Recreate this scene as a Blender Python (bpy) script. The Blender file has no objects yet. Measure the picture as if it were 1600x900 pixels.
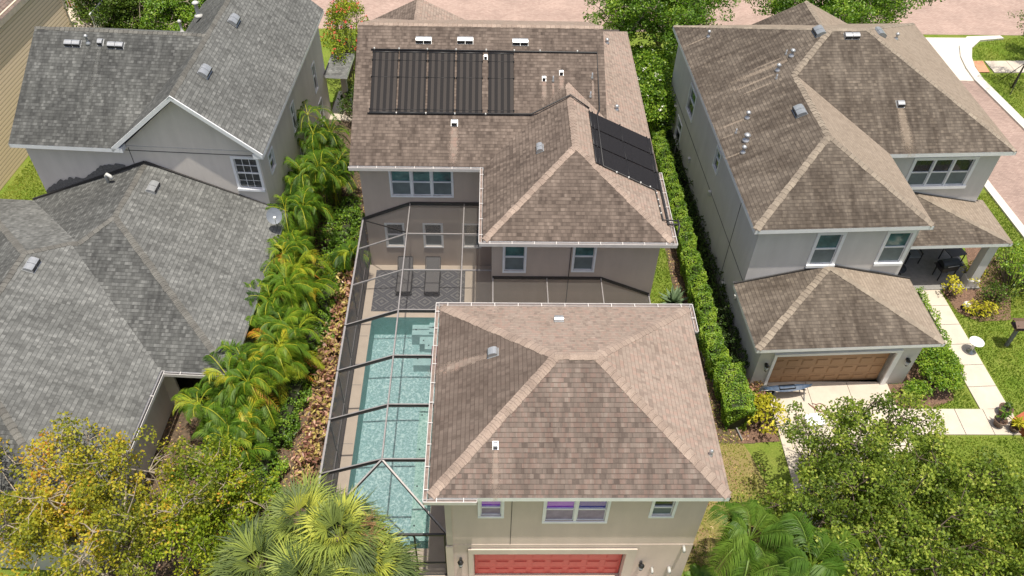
import bpy, math, random
import numpy as np
from math import sin, cos, pi, radians, sqrt, hypot
from mathutils import Vector, Matrix
random.seed(7); rng = np.random.default_rng(7)
sc = bpy.context.scene
COL = sc.collection

# ------------------------------------------------------------------ camera
yaw, pitch, roll, FPX = 3.92432555e-02, 8.00121076e-01, 3.49622846e-02, 1298.52
f = Vector((sin(yaw)*cos(pitch), cos(yaw)*cos(pitch), -sin(pitch)))
r = Vector((cos(yaw), -sin(yaw), 0)); u = r.cross(f)
r2 = r*cos(roll) + u*sin(roll); u2 = -r*sin(roll) + u*cos(roll)
cam_d = bpy.data.cameras.new('camera'); cam = bpy.data.objects.new('camera', cam_d); COL.objects.link(cam)
cam.matrix_world = Matrix(((r2.x, u2.x, -f.x, 0), (r2.y, u2.y, -f.y, 0), (r2.z, u2.z, -f.z, 27.0), (0, 0, 0, 1)))
cam_d.sensor_width = 36; cam_d.lens = FPX/1600*36; cam_d.clip_start = .5; cam_d.clip_end = 2000
sc.camera = cam
# ------------------------------------------------------------------ light
SD = Vector((0.06, -0.13, 1.0)).normalized()
world = bpy.data.worlds.new('World'); sc.world = world; world.use_nodes = True
wn = world.node_tree; bg = wn.nodes['Background']
sky = wn.nodes.new('ShaderNodeTexSky'); sky.sky_type = 'NISHITA'; sky.sun_disc = False; sky.dust_density = 4.0; sky.ozone_density = .4; sky.air_density = 1.0
sky.sun_elevation = math.asin(SD.z); sky.sun_rotation = math.atan2(SD.x, SD.y)
wn.links.new(sky.outputs[0], bg.inputs[0]); bg.inputs[1].default_value = 0.12
sl = bpy.data.lights.new('sun', 'SUN'); sl.energy = 4.7; sl.angle = radians(0.5); sl.color = (1, .94, .82)
so = bpy.data.objects.new('sun', sl); COL.objects.link(so)
so.rotation_euler = SD.to_track_quat('Z', 'Y').to_euler(); so.location = (0, 0, 60)
sc.view_settings.view_transform = 'Standard'; sc.view_settings.look = 'None'
sc.view_settings.exposure = 0.16; sc.view_settings.gamma = 1; sc.view_settings.use_curve_mapping = False
sc.render.engine = 'CYCLES'
sc.cycles.transparent_max_bounces = 16; sc.cycles.max_bounces = 8

# ------------------------------------------------------------------ helpers
def tag(o, label=None, cat=None, group=None, kind=None):
    if label: o['label'] = label
    if cat: o['category'] = cat
    if group: o['group'] = group
    if kind: o['kind'] = kind
    return o
def empty(name, loc, label, cat, group=None, rz=0):
    o = bpy.data.objects.new(name, None); COL.objects.link(o); o.location = loc; o.rotation_euler = (0, 0, rz)
    o.empty_display_size = .3
    return tag(o, label, cat, group)
class MB:
    def __init__(s): s.v = []; s.f = []; s.m = []; s.uv = []; s.sm = []
    def face(s, pts, m=0, uv=None, smooth=False):
        b = len(s.v); s.v += [tuple(p) for p in pts]; s.f.append(list(range(b, b+len(pts)))); s.m.append(m)
        s.uv.append(uv if uv else [(p[0], p[1]) for p in pts]); s.sm.append(smooth)
    def box(s, x0, x1, y0, y1, z0, z1, m=0):
        P = [(x0,y0,z0),(x1,y0,z0),(x1,y1,z0),(x0,y1,z0),(x0,y0,z1),(x1,y0,z1),(x1,y1,z1),(x0,y1,z1)]
        for q in ((3,2,1,0),(4,5,6,7),(0,1,5,4),(1,2,6,5),(2,3,7,6),(3,0,4,7)):
            s.face([P[i] for i in q], m, uv=None)
    def beam(s, p, q, w, h, m=0, up=(0,0,1)):
        p, q = Vector(p), Vector(q); d = (q-p).normalized(); a = d.cross(Vector(up))
        if a.length < 1e-4: a = d.cross(Vector((0,1,0)))
        a.normalize(); b = a.cross(d).normalized(); a *= w/2; b *= h/2
        P = [p-a-b, p+a-b, p+a+b, p-a+b, q-a-b, q+a-b, q+a+b, q-a+b]
        for k in ((0,1,2,3),(7,6,5,4),(0,4,5,1),(1,5,6,2),(2,6,7,3),(3,7,4,0)): s.face([P[i] for i in k], m)
    def tube(s, pts, rad, n=8, m=0, cap=True):
        pts = [Vector(p) for p in pts]
        if not hasattr(rad, '__len__'): rad = [rad]*len(pts)
        b = len(s.v); prev = None
        for i, p in enumerate(pts):
            d = (pts[min(i+1, len(pts)-1)] - pts[max(i-1, 0)]).normalized()
            a = d.cross(Vector((0,0,1))) if prev is None else prev - d*prev.dot(d)
            if a.length < 1e-3: a = d.cross(Vector((1,0,0)))
            a.normalize(); prev = a; c = d.cross(a)
            for k in range(n):
                t = 2*pi*k/n; s.v.append(tuple(p + (a*cos(t) + c*sin(t))*rad[i]))
        for i in range(len(pts)-1):
            for k in range(n):
                q = [b+i*n+k, b+i*n+(k+1)%n, b+(i+1)*n+(k+1)%n, b+(i+1)*n+k]
                s.f.append(q); s.m.append(m); s.uv.append([(0,0)]*4); s.sm.append(True)
        if cap:
            for e, rev in ((b, True), (b+(len(pts)-1)*n, False)):
                q = [e+k for k in range(n)]; q = q[::-1] if rev else q
                s.f.append(q); s.m.append(m); s.uv.append([(0,0)]*n); s.sm.append(False)
    def lathe(s, c, prof, n=20, m=0):
        b = len(s.v)
        for (rr, z) in prof:
            for k in range(n): s.v.append((c[0]+rr*cos(2*pi*k/n), c[1]+rr*sin(2*pi*k/n), c[2]+z))
        for i in range(len(prof)-1):
            for k in range(n):
                s.f.append([b+i*n+k, b+i*n+(k+1)%n, b+(i+1)*n+(k+1)%n, b+(i+1)*n+k]); s.m.append(m); s.uv.append([(0,0)]*4); s.sm.append(True)
        for e, rev in ((b, True), (b+(len(prof)-1)*n, False)):
            q = [e+k for k in range(n)]; q = q[::-1] if rev else q
            s.f.append(q); s.m.append(m); s.uv.append([(0,0)]*n); s.sm.append(False)
    def plane(s, pts, eave, m=0, off=(0,0)):
        """a sloped roof plane; UV in metres: u along the eave, v up the slope"""
        P = [Vector(p) for p in pts]; n = Vector((0,0,0))
        for i in range(len(P)):
            a, b = P[i], P[(i+1)%len(P)]; n += a.cross(b)
        n.normalize()
        if n.z < 0: n = -n; P = P[::-1]
        e = Vector((eave[0], eave[1], 0)).normalized(); up = n.cross(e)
        if up.z < 0: up = -up
        s.face(P, m, uv=[(p.dot(e)+off[0], p.dot(up)+off[1]) for p in P])
    def build(s, name, mats, parent=None, origin=(0,0,0)):
        me = bpy.data.meshes.new(name)
        ox, oy, oz = origin
        me.from_pydata([(x-ox, y-oy, z-oz) for x, y, z in s.v], [], s.f)
        if not isinstance(mats, (list, tuple)): mats = [mats]
        for q in mats: me.materials.append(q)
        me.polygons.foreach_set('material_index', s.m); me.polygons.foreach_set('use_smooth', s.sm)
        ul = me.uv_layers.new(name='UVMap'); flat = [c for fu in s.uv for p in fu for c in p]
        ul.data.foreach_set('uv', flat); me.update()
        o = bpy.data.objects.new(name, me); COL.objects.link(o); o.location = origin
        if parent: o.parent = parent
        return o
def part(name, mats, parent, fn, label=None):
    mb = MB(); fn(mb); o = mb.build(name, mats, parent)
    if label: o['label'] = label
    return o
def copy_tree(o, parent=None):
    c = o.copy(); COL.objects.link(c)
    if parent: c.parent = parent
    for ch in list(o.children): copy_tree(ch, c)
    return c

# ------------------------------------------------------------------ materials
def mat(name):
    m = bpy.data.materials.new(name); m.use_nodes = True; nt = m.node_tree
    return m, nt, nt.nodes['Principled BSDF'], nt.nodes['Material Output']
def N(nt, t, **k):
    n = nt.nodes.new('ShaderNode'+t)
    for a, b in k.items():
        if a in n.inputs: n.inputs[a].default_value = b
        else: setattr(n, a, b)
    return n
def ramp(nt, fac, stops, interp='LINEAR'):
    n = nt.nodes.new('ShaderNodeValToRGB'); n.color_ramp.interpolation = interp; e = n.color_ramp.elements
    while len(e) < len(stops): e.new(.5)
    for i, (p, c) in enumerate(stops): e[i].position = p; e[i].color = (*c, 1)
    nt.links.new(fac, n.inputs[0]); return n.outputs[0]
def mixc(nt, fac, a, b, mode='MIX'):
    n = nt.nodes.new('ShaderNodeMix'); n.data_type = 'RGBA'; n.blend_type = mode
    for sck, v in ((n.inputs[0], fac), (n.inputs[6], a), (n.inputs[7], b)):
        if hasattr(v, 'is_linked') or hasattr(v, 'links'): nt.links.new(v, sck)
        elif isinstance(v, tuple): sck.default_value = (*v, 1) if len(v) == 3 else v
        else: sck.default_value = v
    return n.outputs[2]
def math_(nt, op, a, b=0.0):
    n = nt.nodes.new('ShaderNodeMath'); n.operation = op
    for i, v in enumerate((a, b)):
        if hasattr(v, 'links'): nt.links.new(v, n.inputs[i])
        else: n.inputs[i].default_value = v
    return n.outputs[0]
def coords(nt, kind='Object', scale=(1,1,1)):
    tc = nt.nodes.new('ShaderNodeTexCoord'); mp = nt.nodes.new('ShaderNodeMapping'); mp.inputs['Scale'].default_value = scale
    nt.links.new(tc.outputs[kind], mp.inputs[0]); return mp.outputs[0]
def noise(nt, vec, scale, detail=3, rough=.6):
    n = N(nt, 'TexNoise', Scale=scale, Detail=detail, Roughness=rough); nt.links.new(vec, n.inputs['Vector']); return n.outputs[0]
def plain(name, col, rough=.6, metal=0, var=.12, nscale=6, spec=.5, bump=0, bscale=80):
    m, nt, b, o = mat(name); c = coords(nt)
    nz = noise(nt, c, nscale, 4)
    lo = tuple(x*(1-var) for x in col); hi = tuple(min(1, x*(1+var)) for x in col)
    nt.links.new(ramp(nt, nz, [(.3, lo), (.7, hi)]), b.inputs['Base Color'])
    b.inputs['Roughness'].default_value = rough; b.inputs['Metallic'].default_value = metal; b.inputs['Specular IOR Level'].default_value = spec
    if bump:
        bp = N(nt, 'Bump', Strength=bump, Distance=.02); nt.links.new(noise(nt, c, bscale, 2), bp.inputs['Height']); nt.links.new(bp.outputs[0], b.inputs['Normal'])
    return m
def shingle(name, tones, line, stain, stain_amt, tab=.17, row=.146, uvk='UV', streak=.5, soft=.52):
    m, nt, b, o = mat(name); c = coords(nt, uvk); ob = coords(nt, 'Object')
    def brick(w, off, freq, colr=((0,0,0),(1,1,1)), mortar=.0):
        n = N(nt, 'TexBrick', Scale=1.0); n.offset = off; n.offset_frequency = freq; n.squash = 1
        n.inputs['Brick Width'].default_value = w; n.inputs['Row Height'].default_value = row
        n.inputs['Mortar Size'].default_value = mortar; n.inputs['Mortar Smooth'].default_value = .3
        n.inputs['Color1'].default_value = (*colr[0], 1); n.inputs['Color2'].default_value = (*colr[1], 1)
        n.inputs['Mortar'].default_value = (.5,.5,.5,1)
        nt.links.new(c, n.inputs['Vector']); return n
    b1 = brick(tab, .37, 2); b2 = brick(tab*.61, .5, 3); bm = brick(tab, .37, 2, mortar=.011)
    g = noise(nt, c, 55, 2)
    s = math_(nt, 'ADD', math_(nt, 'MULTIPLY', b1.outputs[0], .5), math_(nt, 'MULTIPLY', b2.outputs[0], .34))
    s = math_(nt, 'ADD', s, math_(nt, 'MULTIPLY', math_(nt, 'SUBTRACT', g, .5), .5))
    av = tuple(sum(t[k] for t in tones)/len(tones) for k in range(3)); tones = [tuple(t[k]*soft + av[k]*(1-soft) for k in range(3)) for t in tones]; line = tuple(line[k]*.8+av[k]*.2 for k in range(3))
    n = len(tones); colr = ramp(nt, s, [(.08 + .76*i/(n-1), t) for i, t in enumerate(tones)])
    # butt edge shadow line, painted dark on each course
    sep = N(nt, 'SeparateXYZ'); nt.links.new(c, sep.inputs[0])
    fr = math_(nt, 'FRACT', math_(nt, 'DIVIDE', sep.outputs[1], row))
    ln = math_(nt, 'LESS_THAN', fr, .13)
    lmask = math_(nt, 'MULTIPLY', ln, math_(nt, 'ADD', .45, math_(nt, 'MULTIPLY', b1.outputs[0], .5)))
    colr = mixc(nt, lmask, colr, line)
    colr = mixc(nt, math_(nt, 'MULTIPLY', bm.outputs['Fac'], .16), colr, line)
    st = noise(nt, ob, .42, 6, .68)
    cs = coords(nt, uvk, (2.6, .28, 1)); st2 = noise(nt, cs, 1.2, 4, .6)
    sm = math_(nt, 'ADD', math_(nt, 'MULTIPLY', st, 1-streak), math_(nt, 'MULTIPLY', st2, streak))
    sf = ramp(nt, sm, [(.40, (0,0,0)), (.58, (1,1,1))])
    sf = math_(nt, 'MULTIPLY', sf, stain_amt)
    colr = mixc(nt, sf, colr, mixc(nt, 1.0, colr, stain, 'MULTIPLY'))
    nt.links.new(colr, b.inputs['Base Color']); b.inputs['Roughness'].default_value = .93; b.inputs['Specular IOR Level'].default_value = .2
    bp = N(nt, 'Bump', Strength=.5, Distance=.012)
    h = math_(nt, 'SUBTRACT', math_(nt, 'ADD', math_(nt, 'MULTIPLY', b1.outputs[0], .6), math_(nt, 'MULTIPLY', g, .6)), fr)
    nt.links.new(h, bp.inputs['Height']); nt.links.new(bp.outputs[0], b.inputs['Normal'])
    return m
def leafmat(name, stops, trans=.35, rough=.5, hue_noise=True, spec=.22):
    m, nt, b, o = mat(name)
    at = N(nt, 'Attribute', attribute_name='tint')
    c = ramp(nt, at.outputs['Fac'], stops); nt.links.new(c, b.inputs['Base Color'])
    b.inputs['Roughness'].default_value = rough; b.inputs['Specular IOR Level'].default_value = spec
    tr = N(nt, 'BsdfTranslucent'); tc = mixc(nt, 1.0, c, (1.5, 1.45, .7), 'MULTIPLY'); nt.links.new(tc, tr.inputs[0])
    mx = N(nt, 'MixShader'); mx.inputs[0].default_value = trans
    nt.links.new(b.outputs[0], mx.inputs[1]); nt.links.new(tr.outputs[0], mx.inputs[2]); nt.links.new(mx.outputs[0], o.inputs[0])
    return m
def stucco(name, col, var=.08):
    m, nt, b, o = mat(name); c = coords(nt)
    big = noise(nt, c, .7, 4); fine = noise(nt, c, 45, 3); v = coords(nt, 'Object', (1.6, 1.6, .25)); st = noise(nt, v, 1.5, 4)
    s = math_(nt, 'ADD', math_(nt, 'MULTIPLY', big, .4), math_(nt, 'ADD', math_(nt, 'MULTIPLY', fine, .2), math_(nt, 'MULTIPLY', st, .4)))
    nt.links.new(ramp(nt, s, [(.35, tuple(x*(1-var) for x in col)), (.65, tuple(x*(1+var) for x in col))]), b.inputs['Base Color'])
    b.inputs['Roughness'].default_value = .9; b.inputs['Specular IOR Level'].default_value = .2
    bp = N(nt, 'Bump', Strength=.25, Distance=.01); nt.links.new(fine, bp.inputs['Height']); nt.links.new(bp.outputs[0], b.inputs['Normal'])
    return m
M = {}
# shingles: weathered algae-darkened slopes and clean slopes of each roof
M['br_dirty'] = shingle('brown_shingle_weathered', [(.085,.066,.056),(.13,.103,.087),(.16,.128,.109),(.19,.152,.13),(.17,.125,.106)], (.065,.047,.038), (.70,.68,.67), .8)
M['br_mid'] = shingle('brown_shingle', [(.105,.083,.072),(.165,.133,.114),(.20,.164,.141),(.215,.145,.122),(.26,.218,.187),(.175,.14,.12)], (.06,.047,.04), (.60,.58,.58), .85, soft=.8)
M['br_main'] = shingle('brown_shingle_dark', [(.08,.062,.052),(.13,.102,.085),(.165,.13,.109),(.20,.158,.132),(.25,.20,.168)], (.06,.045,.037), (.58,.57,.57), .85, soft=.75)
M['br_clean'] = shingle('pink_brown_shingle', [(.21,.163,.138),(.285,.226,.19),(.33,.27,.228),(.325,.22,.182),(.39,.325,.275)], (.17,.128,.105), (.82,.81,.79), .65, soft=.8)
M['rt_dirty'] = shingle('umber_shingle_weathered', [(.065,.053,.044),(.10,.083,.069),(.14,.117,.097),(.19,.16,.13),(.27,.225,.18)], (.04,.033,.028), (.50,.48,.47), .95)
M['rt_clean'] = shingle('umber_shingle', [(.20,.16,.125),(.26,.213,.17),(.31,.255,.205),(.36,.30,.24)], (.15,.12,.095), (.84,.82,.8), .5)
M['gy_dirty'] = shingle('grey_shingle', [(.045,.046,.045),(.075,.077,.074),(.105,.107,.103),(.165,.168,.162),(.25,.252,.242)], (.035,.036,.035), (.50,.50,.51), .85, tab=.15, soft=.6)
M['gy_clean'] = shingle('grey_shingle_light', [(.075,.076,.074),(.12,.122,.118),(.165,.168,.162),(.22,.223,.215),(.30,.302,.29)], (.055,.056,.055), (.60,.60,.60), .75, tab=.15, soft=.6)
def capmat(name, a, b_, dk):
    m, nt, b, o = mat(name); c = coords(nt, 'UV')
    n = N(nt, 'TexBrick', Scale=1.0); n.offset = 0; n.inputs['Brick Width'].default_value = .2; n.inputs['Row Height'].default_value = 2.0
    n.inputs['Mortar Size'].default_value = .006; n.inputs['Color1'].default_value = (*a,1); n.inputs['Color2'].default_value = (*b_,1); n.inputs['Mortar'].default_value = (*dk,1)
    nt.links.new(c, n.inputs['Vector']); g = noise(nt, coords(nt), 40, 3); g2 = noise(nt, coords(nt), 1.2, 3)
    cc = mixc(nt, .5, n.outputs[0], mixc(nt, 1.0, n.outputs[0], ramp(nt, g, [(.3,(.5,.5,.5)),(.7,(1.4,1.4,1.4))]), 'MULTIPLY'))
    cc = mixc(nt, .6, cc, mixc(nt, 1.0, cc, ramp(nt, g2, [(.35,(.65,.65,.65)),(.65,(1.1,1.1,1.1))]), 'MULTIPLY'))
    nt.links.new(cc, b.inputs['Base Color']); b.inputs['Roughness'].default_value = .92
    return m
M['cap_br'] = capmat('brown_ridge_cap', (.29,.22,.18), (.36,.28,.23), (.18,.135,.11))
M['cap_rt'] = capmat('umber_ridge_cap', (.23,.19,.15), (.31,.26,.205), (.13,.105,.085))
M['cap_gy'] = capmat('grey_ridge_cap', (.115,.11,.10), (.165,.16,.145), (.07,.068,.062))
M['st_tan'] = stucco('tan_stucco', (.62,.515,.455), .085); M['st_taupe'] = stucco('taupe_stucco', (.53,.44,.375), .085); M['st_grey'] = stucco('grey_stucco', (.62,.60,.58), .09)
M['st_left'] = stucco('warm_grey_stucco', (.66,.61,.56), .09); M['st_band'] = stucco('cream_stucco_trim', (.56,.49,.42))
M['white'] = plain('white_paint', (.80,.81,.83), .45, var=.06, nscale=3)
M['soffit'] = plain('soffit_paint', (.5,.5,.5), .7)
M['gutter'] = plain('gutter_paint', (.58,.55,.53), .5, var=.08, nscale=2); M['gut_in'] = plain('gutter_grime', (.22,.17,.15), .9, var=.35, nscale=5)
M['flash'] = plain('dark_flashing', (.035,.033,.032), .6); M['vent'] = plain('galvanised_vent', (.46,.47,.48), .35, metal=.55, var=.1); M['black'] = plain('black_plastic', (.018,.018,.02), .45)
M['pvc'] = plain('white_pvc', (.5,.5,.48), .5); M['dkpipe'] = plain('black_pipe', (.022,.021,.022), .5)
M['ventgrey'] = plain('painted_grey_vent', (.27,.29,.31), .45, metal=.3)
def glass(name, col, col2):
    m, nt, b, o = mat(name); c = coords(nt); n = noise(nt, c, 2.2, 3)
    nt.links.new(ramp(nt, n, [(.35, col), (.65, col2)]), b.inputs['Base Color']); b.inputs['Roughness'].default_value = .06; b.inputs['Specular IOR Level'].default_value = .8
    return m
M['gl_teal'] = glass('teal_window_glass', (.03,.09,.09), (.07,.18,.18)); M['gl_dk'] = glass('dark_window_glass', (.012,.018,.022), (.03,.04,.05))
M['gl_scr'] = plain('window_insect_screen', (.14,.17,.175), .7, var=.15, nscale=3); M['gl_pur'] = glass('purple_curtain_glass', (.26,.03,.60), (.34,.08,.70)); M['gl_blue'] = glass('dark_blue_window_glass', (.015,.02,.26), (.06,.04,.36))
M['gl_pink'] = plain('lilac_blind_screen', (.33,.26,.36), .7, var=.2, nscale=5); M['gl_green'] = glass('painted_green_reflection_glass', (.02,.06,.03), (.08,.20,.07))  # green panes: reflected greenery painted into the base colour
# ground
def grassmat(name, a, b_, c_, dry=(.26,.21,.08), dryamt=.0):
    m, nt, b, o = mat(name); c = coords(nt)
    n1 = noise(nt, c, 14, 5, .7); n2 = noise(nt, c, .9, 4); n3 = noise(nt, c, 60, 3)
    s = math_(nt, 'ADD', math_(nt, 'MULTIPLY', n1, .45), math_(nt, 'ADD', math_(nt, 'MULTIPLY', n2, .25), math_(nt, 'MULTIPLY', n3, .3)))
    col = ramp(nt, s, [(.36, a), (.5, b_), (.64, c_)])
    d = ramp(nt, noise(nt, c, .45, 5, .65), [(.5-.12, (0,0,0)), (.5+.14, (1,1,1))])
    col = mixc(nt, math_(nt, 'MULTIPLY', d, dryamt), col, dry)
    nt.links.new(col, b.inputs['Base Color']); b.inputs['Roughness'].default_value = .9; b.inputs['Specular IOR Level'].default_value = .1
    bp = N(nt, 'Bump', Strength=.8, Distance=.05); nt.links.new(n3, bp.inputs['Height']); nt.links.new(bp.outputs[0], b.inputs['Normal'])
    return m
M['grass'] = grassmat('lawn_grass', (.09,.15,.018), (.16,.235,.032), (.26,.32,.055), dryamt=.3)
M['dry'] = grassmat('dry_lawn', (.17,.15,.05), (.26,.25,.07), (.33,.30,.11), dry=(.30,.20,.12), dryamt=.8)
M['blade'] = leafmat('grass_blade', [(0,(.10,.17,.02)), (.6,(.21,.30,.035)), (1,(.38,.40,.09))], .35, .6)
M['mulch'] = plain('bark_mulch', (.16,.095,.065), .95, var=.65, nscale=22, bump=.8, bscale=40)
M['soil'] = plain('leaf_litter_soil', (.10,.07,.045), .95, var=.6, nscale=9, bump=.8, bscale=30)
M['conc'] = plain('pale_concrete', (.52,.46,.385), .85, var=.08, nscale=1.6, bump=.1); M['concw'] = plain('bright_concrete', (.60,.56,.50), .85, var=.05, nscale=1.2)
M['deck'] = plain('cool_deck', (.54,.455,.375), .85, var=.06, nscale=2.5, bump=.15)
def paver(name, a, b_, mo, w=.2, h=.1, rot=0, md=.6):
    m, nt, b, o = mat(name); tc = coords(nt, 'Object'); n = N(nt, 'TexBrick', Scale=1.0)
    n.inputs['Brick Width'].default_value = w; n.inputs['Row Height'].default_value = h; n.inputs['Mortar Size'].default_value = .006
    n.inputs['Color1'].default_value = (*a,1); n.inputs['Color2'].default_value = (*b_,1); n.inputs['Mortar'].default_value = (*mo,1); nt.links.new(tc, n.inputs['Vector'])
    big = noise(nt, tc, .5, 5, .6)
    cc = mixc(nt, md, n.outputs[0], mixc(nt, 1.0, n.outputs[0], ramp(nt, big, [(.3,(.7,.7,.7)),(.7,(1.15,1.15,1.15))]), 'MULTIPLY'))
    nt.links.new(cc, b.inputs['Base Color']); b.inputs['Roughness'].default_value = .9
    return m
M['road'] = paver('pink_paver_road', (.35,.245,.205), (.43,.315,.265), (.25,.18,.155)); M['alley'] = paver('paver_alley', (.29,.205,.175), (.37,.27,.23), (.21,.155,.13))
M['tactile'] = plain('terracotta_paver', (.55,.26,.15), .8)
M['tile_grey'] = plain('grey_deck_slab', (.24,.23,.22), .8)
M['alu'] = plain('bronze_aluminium', (.045,.042,.042), .45, metal=.3); M['alu_l'] = plain('pale_aluminium', (.30,.28,.275), .45, metal=.3)
M['alu_t'] = plain('weathered_aluminium', (.22,.20,.20), .5, metal=.3)
def screen(name, col, op):
    m, nt, b, o = mat(name); b.inputs['Base Color'].default_value = (*col, 1); b.inputs['Roughness'].default_value = .8
    t = N(nt, 'BsdfTransparent'); mx = N(nt, 'MixShader'); mx.inputs[0].default_value = op
    nt.links.new(t.outputs[0], mx.inputs[1]); nt.links.new(b.outputs[0], mx.inputs[2]); nt.links.new(mx.outputs[0], o.inputs[0]); return m
M['scr_roof'] = screen('insect_screen', (.05,.048,.05), .30); M['scr_side'] = screen('dense_side_screen', (.10,.098,.105), .78); M['scr_back'] = screen('fine_screen', (.08,.075,.07), .38)
# pool
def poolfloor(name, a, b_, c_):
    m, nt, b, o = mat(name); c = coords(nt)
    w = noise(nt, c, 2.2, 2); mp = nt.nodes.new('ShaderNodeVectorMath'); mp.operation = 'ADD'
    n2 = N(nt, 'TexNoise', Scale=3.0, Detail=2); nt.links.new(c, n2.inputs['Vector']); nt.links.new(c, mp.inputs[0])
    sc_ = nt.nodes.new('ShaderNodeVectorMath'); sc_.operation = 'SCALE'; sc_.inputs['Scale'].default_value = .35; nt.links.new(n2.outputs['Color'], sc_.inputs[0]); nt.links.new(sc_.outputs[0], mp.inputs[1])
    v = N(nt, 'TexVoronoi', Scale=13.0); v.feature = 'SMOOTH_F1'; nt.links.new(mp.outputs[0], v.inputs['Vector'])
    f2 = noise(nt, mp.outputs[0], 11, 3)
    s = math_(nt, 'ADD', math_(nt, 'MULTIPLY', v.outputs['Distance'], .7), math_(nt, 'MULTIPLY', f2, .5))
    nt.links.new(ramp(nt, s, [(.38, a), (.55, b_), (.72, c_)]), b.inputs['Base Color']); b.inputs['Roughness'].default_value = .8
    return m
M['pool'] = poolfloor('aqua_ripple_light_plaster', (.26,.40,.41), (.36,.50,.515), (.60,.70,.71)); M['pool_wall'] = plain('pool_wall_plaster', (.20,.42,.40), .8)  # pool floor mottling paints rippled light into the plaster colour
M['shelf'] = poolfloor('speckled_pool_shelf', (.26,.42,.38), (.42,.57,.52), (.56,.68,.63)); M['step'] = plain('pale_step_plaster', (.42,.54,.545), .8, var=.08); M['tileblk'] = plain('dark_marker_tile', (.01,.03,.04), .3)
def watermat():
    m, nt, b, o = mat('pool_water'); c = coords(nt)
    t = N(nt, 'BsdfTransparent'); t.inputs[0].default_value = (.87,.955,.965,1); g = N(nt, 'BsdfGlossy', Roughness=.06)
    fr = N(nt, 'Fresnel', IOR=1.33); bp = N(nt, 'Bump', Strength=1.0, Distance=.12)
    n1 = noise(nt, c, 5.5, 3, .6); nt.links.new(n1, bp.inputs['Height']); nt.links.new(bp.outputs[0], g.inputs['Normal']); nt.links.new(bp.outputs[0], fr.inputs['Normal'])
    mx = N(nt, 'MixShader'); nt.links.new(fr.outputs[0], mx.inputs[0]); nt.links.new(t.outputs[0], mx.inputs[1]); nt.links.new(g.outputs[0], mx.inputs[2]); nt.links.new(mx.outputs[0], o.inputs[0])
    return m
M['water'] = watermat()
def rugmat():
    m, nt, b, o = mat('outdoor_rug_weave'); c = coords(nt, 'Object'); sp = N(nt, 'SeparateXYZ'); nt.links.new(c, sp.inputs[0])
    # nested diamonds on a rotated grid
    a = math_(nt, 'DIVIDE', math_(nt, 'ADD', sp.outputs[0], math_(nt, 'MULTIPLY', sp.outputs[1], 1.15)), .95)
    d = math_(nt, 'DIVIDE', math_(nt, 'SUBTRACT', sp.outputs[0], math_(nt, 'MULTIPLY', sp.outputs[1], 1.15)), .95)
    fa = math_(nt, 'ABSOLUTE', math_(nt, 'SUBTRACT', math_(nt, 'FRACT', a), .5)); fd = math_(nt, 'ABSOLUTE', math_(nt, 'SUBTRACT', math_(nt, 'FRACT', d), .5))
    mx = math_(nt, 'MAXIMUM', fa, fd); st = math_(nt, 'GREATER_THAN', math_(nt, 'SINE', math_(nt, 'MULTIPLY', mx, 26)), .2)
    col = mixc(nt, st, (.085,.086,.10), (.165,.162,.165))
    nt.links.new(mixc(nt, .5, col, mixc(nt, 1.0, col, ramp(nt, noise(nt, c, 60, 2), [(.3,(.6,.6,.6)),(.7,(1.3,1.3,1.3))]), 'MULTIPLY')), b.inputs['Base Color']); b.inputs['Roughness'].default_value = .95
    return m
M['rug'] = rugmat(); M['sling'] = plain('dark_sling_fabric', (.12,.115,.118), .85, nscale=30); M['maroon'] = plain('maroon_foam', (.16,.03,.045), .6)
def panelmat():
    m, nt, b, o = mat('solar_collector_mat'); c = coords(nt, 'UV'); sp = N(nt, 'SeparateXYZ'); nt.links.new(c, sp.inputs[0])
    fr = math_(nt, 'FRACT', math_(nt, 'DIVIDE', sp.outputs[0], .2625)); st = math_(nt, 'GREATER_THAN', fr, .52)
    fine = math_(nt, 'SINE', math_(nt, 'MULTIPLY', sp.outputs[0], 330)); 
    col = mixc(nt, st, (.009,.008,.009), (.040,.034,.031)); col = mixc(nt, math_(nt, 'MULTIPLY', math_(nt, 'ADD', fine, 1.), .06), col, (.07,.06,.06))
    nt.links.new(col, b.inputs['Base Color']); b.inputs['Roughness'].default_value = .7; b.inputs['Specular IOR Level'].default_value = .2
    return m
M['solar'] = panelmat(); M['solar_pl'] = plain('plain_solar_mat', (.016,.015,.017), .7, spec=.2, nscale=20, var=.3)
M['door_red'] = plain('red_garage_paint', (.56,.085,.07), .5, var=.06); M['door_tan'] = plain('tan_garage_paint', (.34,.20,.105), .55, var=.05)
def siding():
    m, nt, b, o = mat('tan_lap_siding'); c = coords(nt, 'Object'); sp = N(nt, 'SeparateXYZ'); nt.links.new(c, sp.inputs[0])
    fr = math_(nt, 'FRACT', math_(nt, 'DIVIDE', sp.outputs[2], .19))
    col = ramp(nt, fr, [(0, (.34,.24,.14)), (.13, (.46,.35,.23)), (.2, (.76,.60,.43)), (1, (.84,.68,.50))])
    nt.links.new(col, b.inputs['Base Color']); b.inputs['Roughness'].default_value = .8
    bp = N(nt, 'Bump', Strength=1.0, Distance=.02); nt.links.new(math_(nt, 'SUBTRACT', 1.0, fr), bp.inputs['Height']); nt.links.new(bp.outputs[0], b.inputs['Normal'])
    return m
M['siding'] = siding(); M['trim_tan'] = plain('cream_trim', (.55,.47,.38), .7)
M['bark'] = plain('grey_bark', (.30,.25,.19), .9, var=.35, nscale=12, bump=.6, bscale=30); M['bark_d'] = plain('brown_bark', (.10,.075,.055), .95, var=.4, nscale=10)
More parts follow.
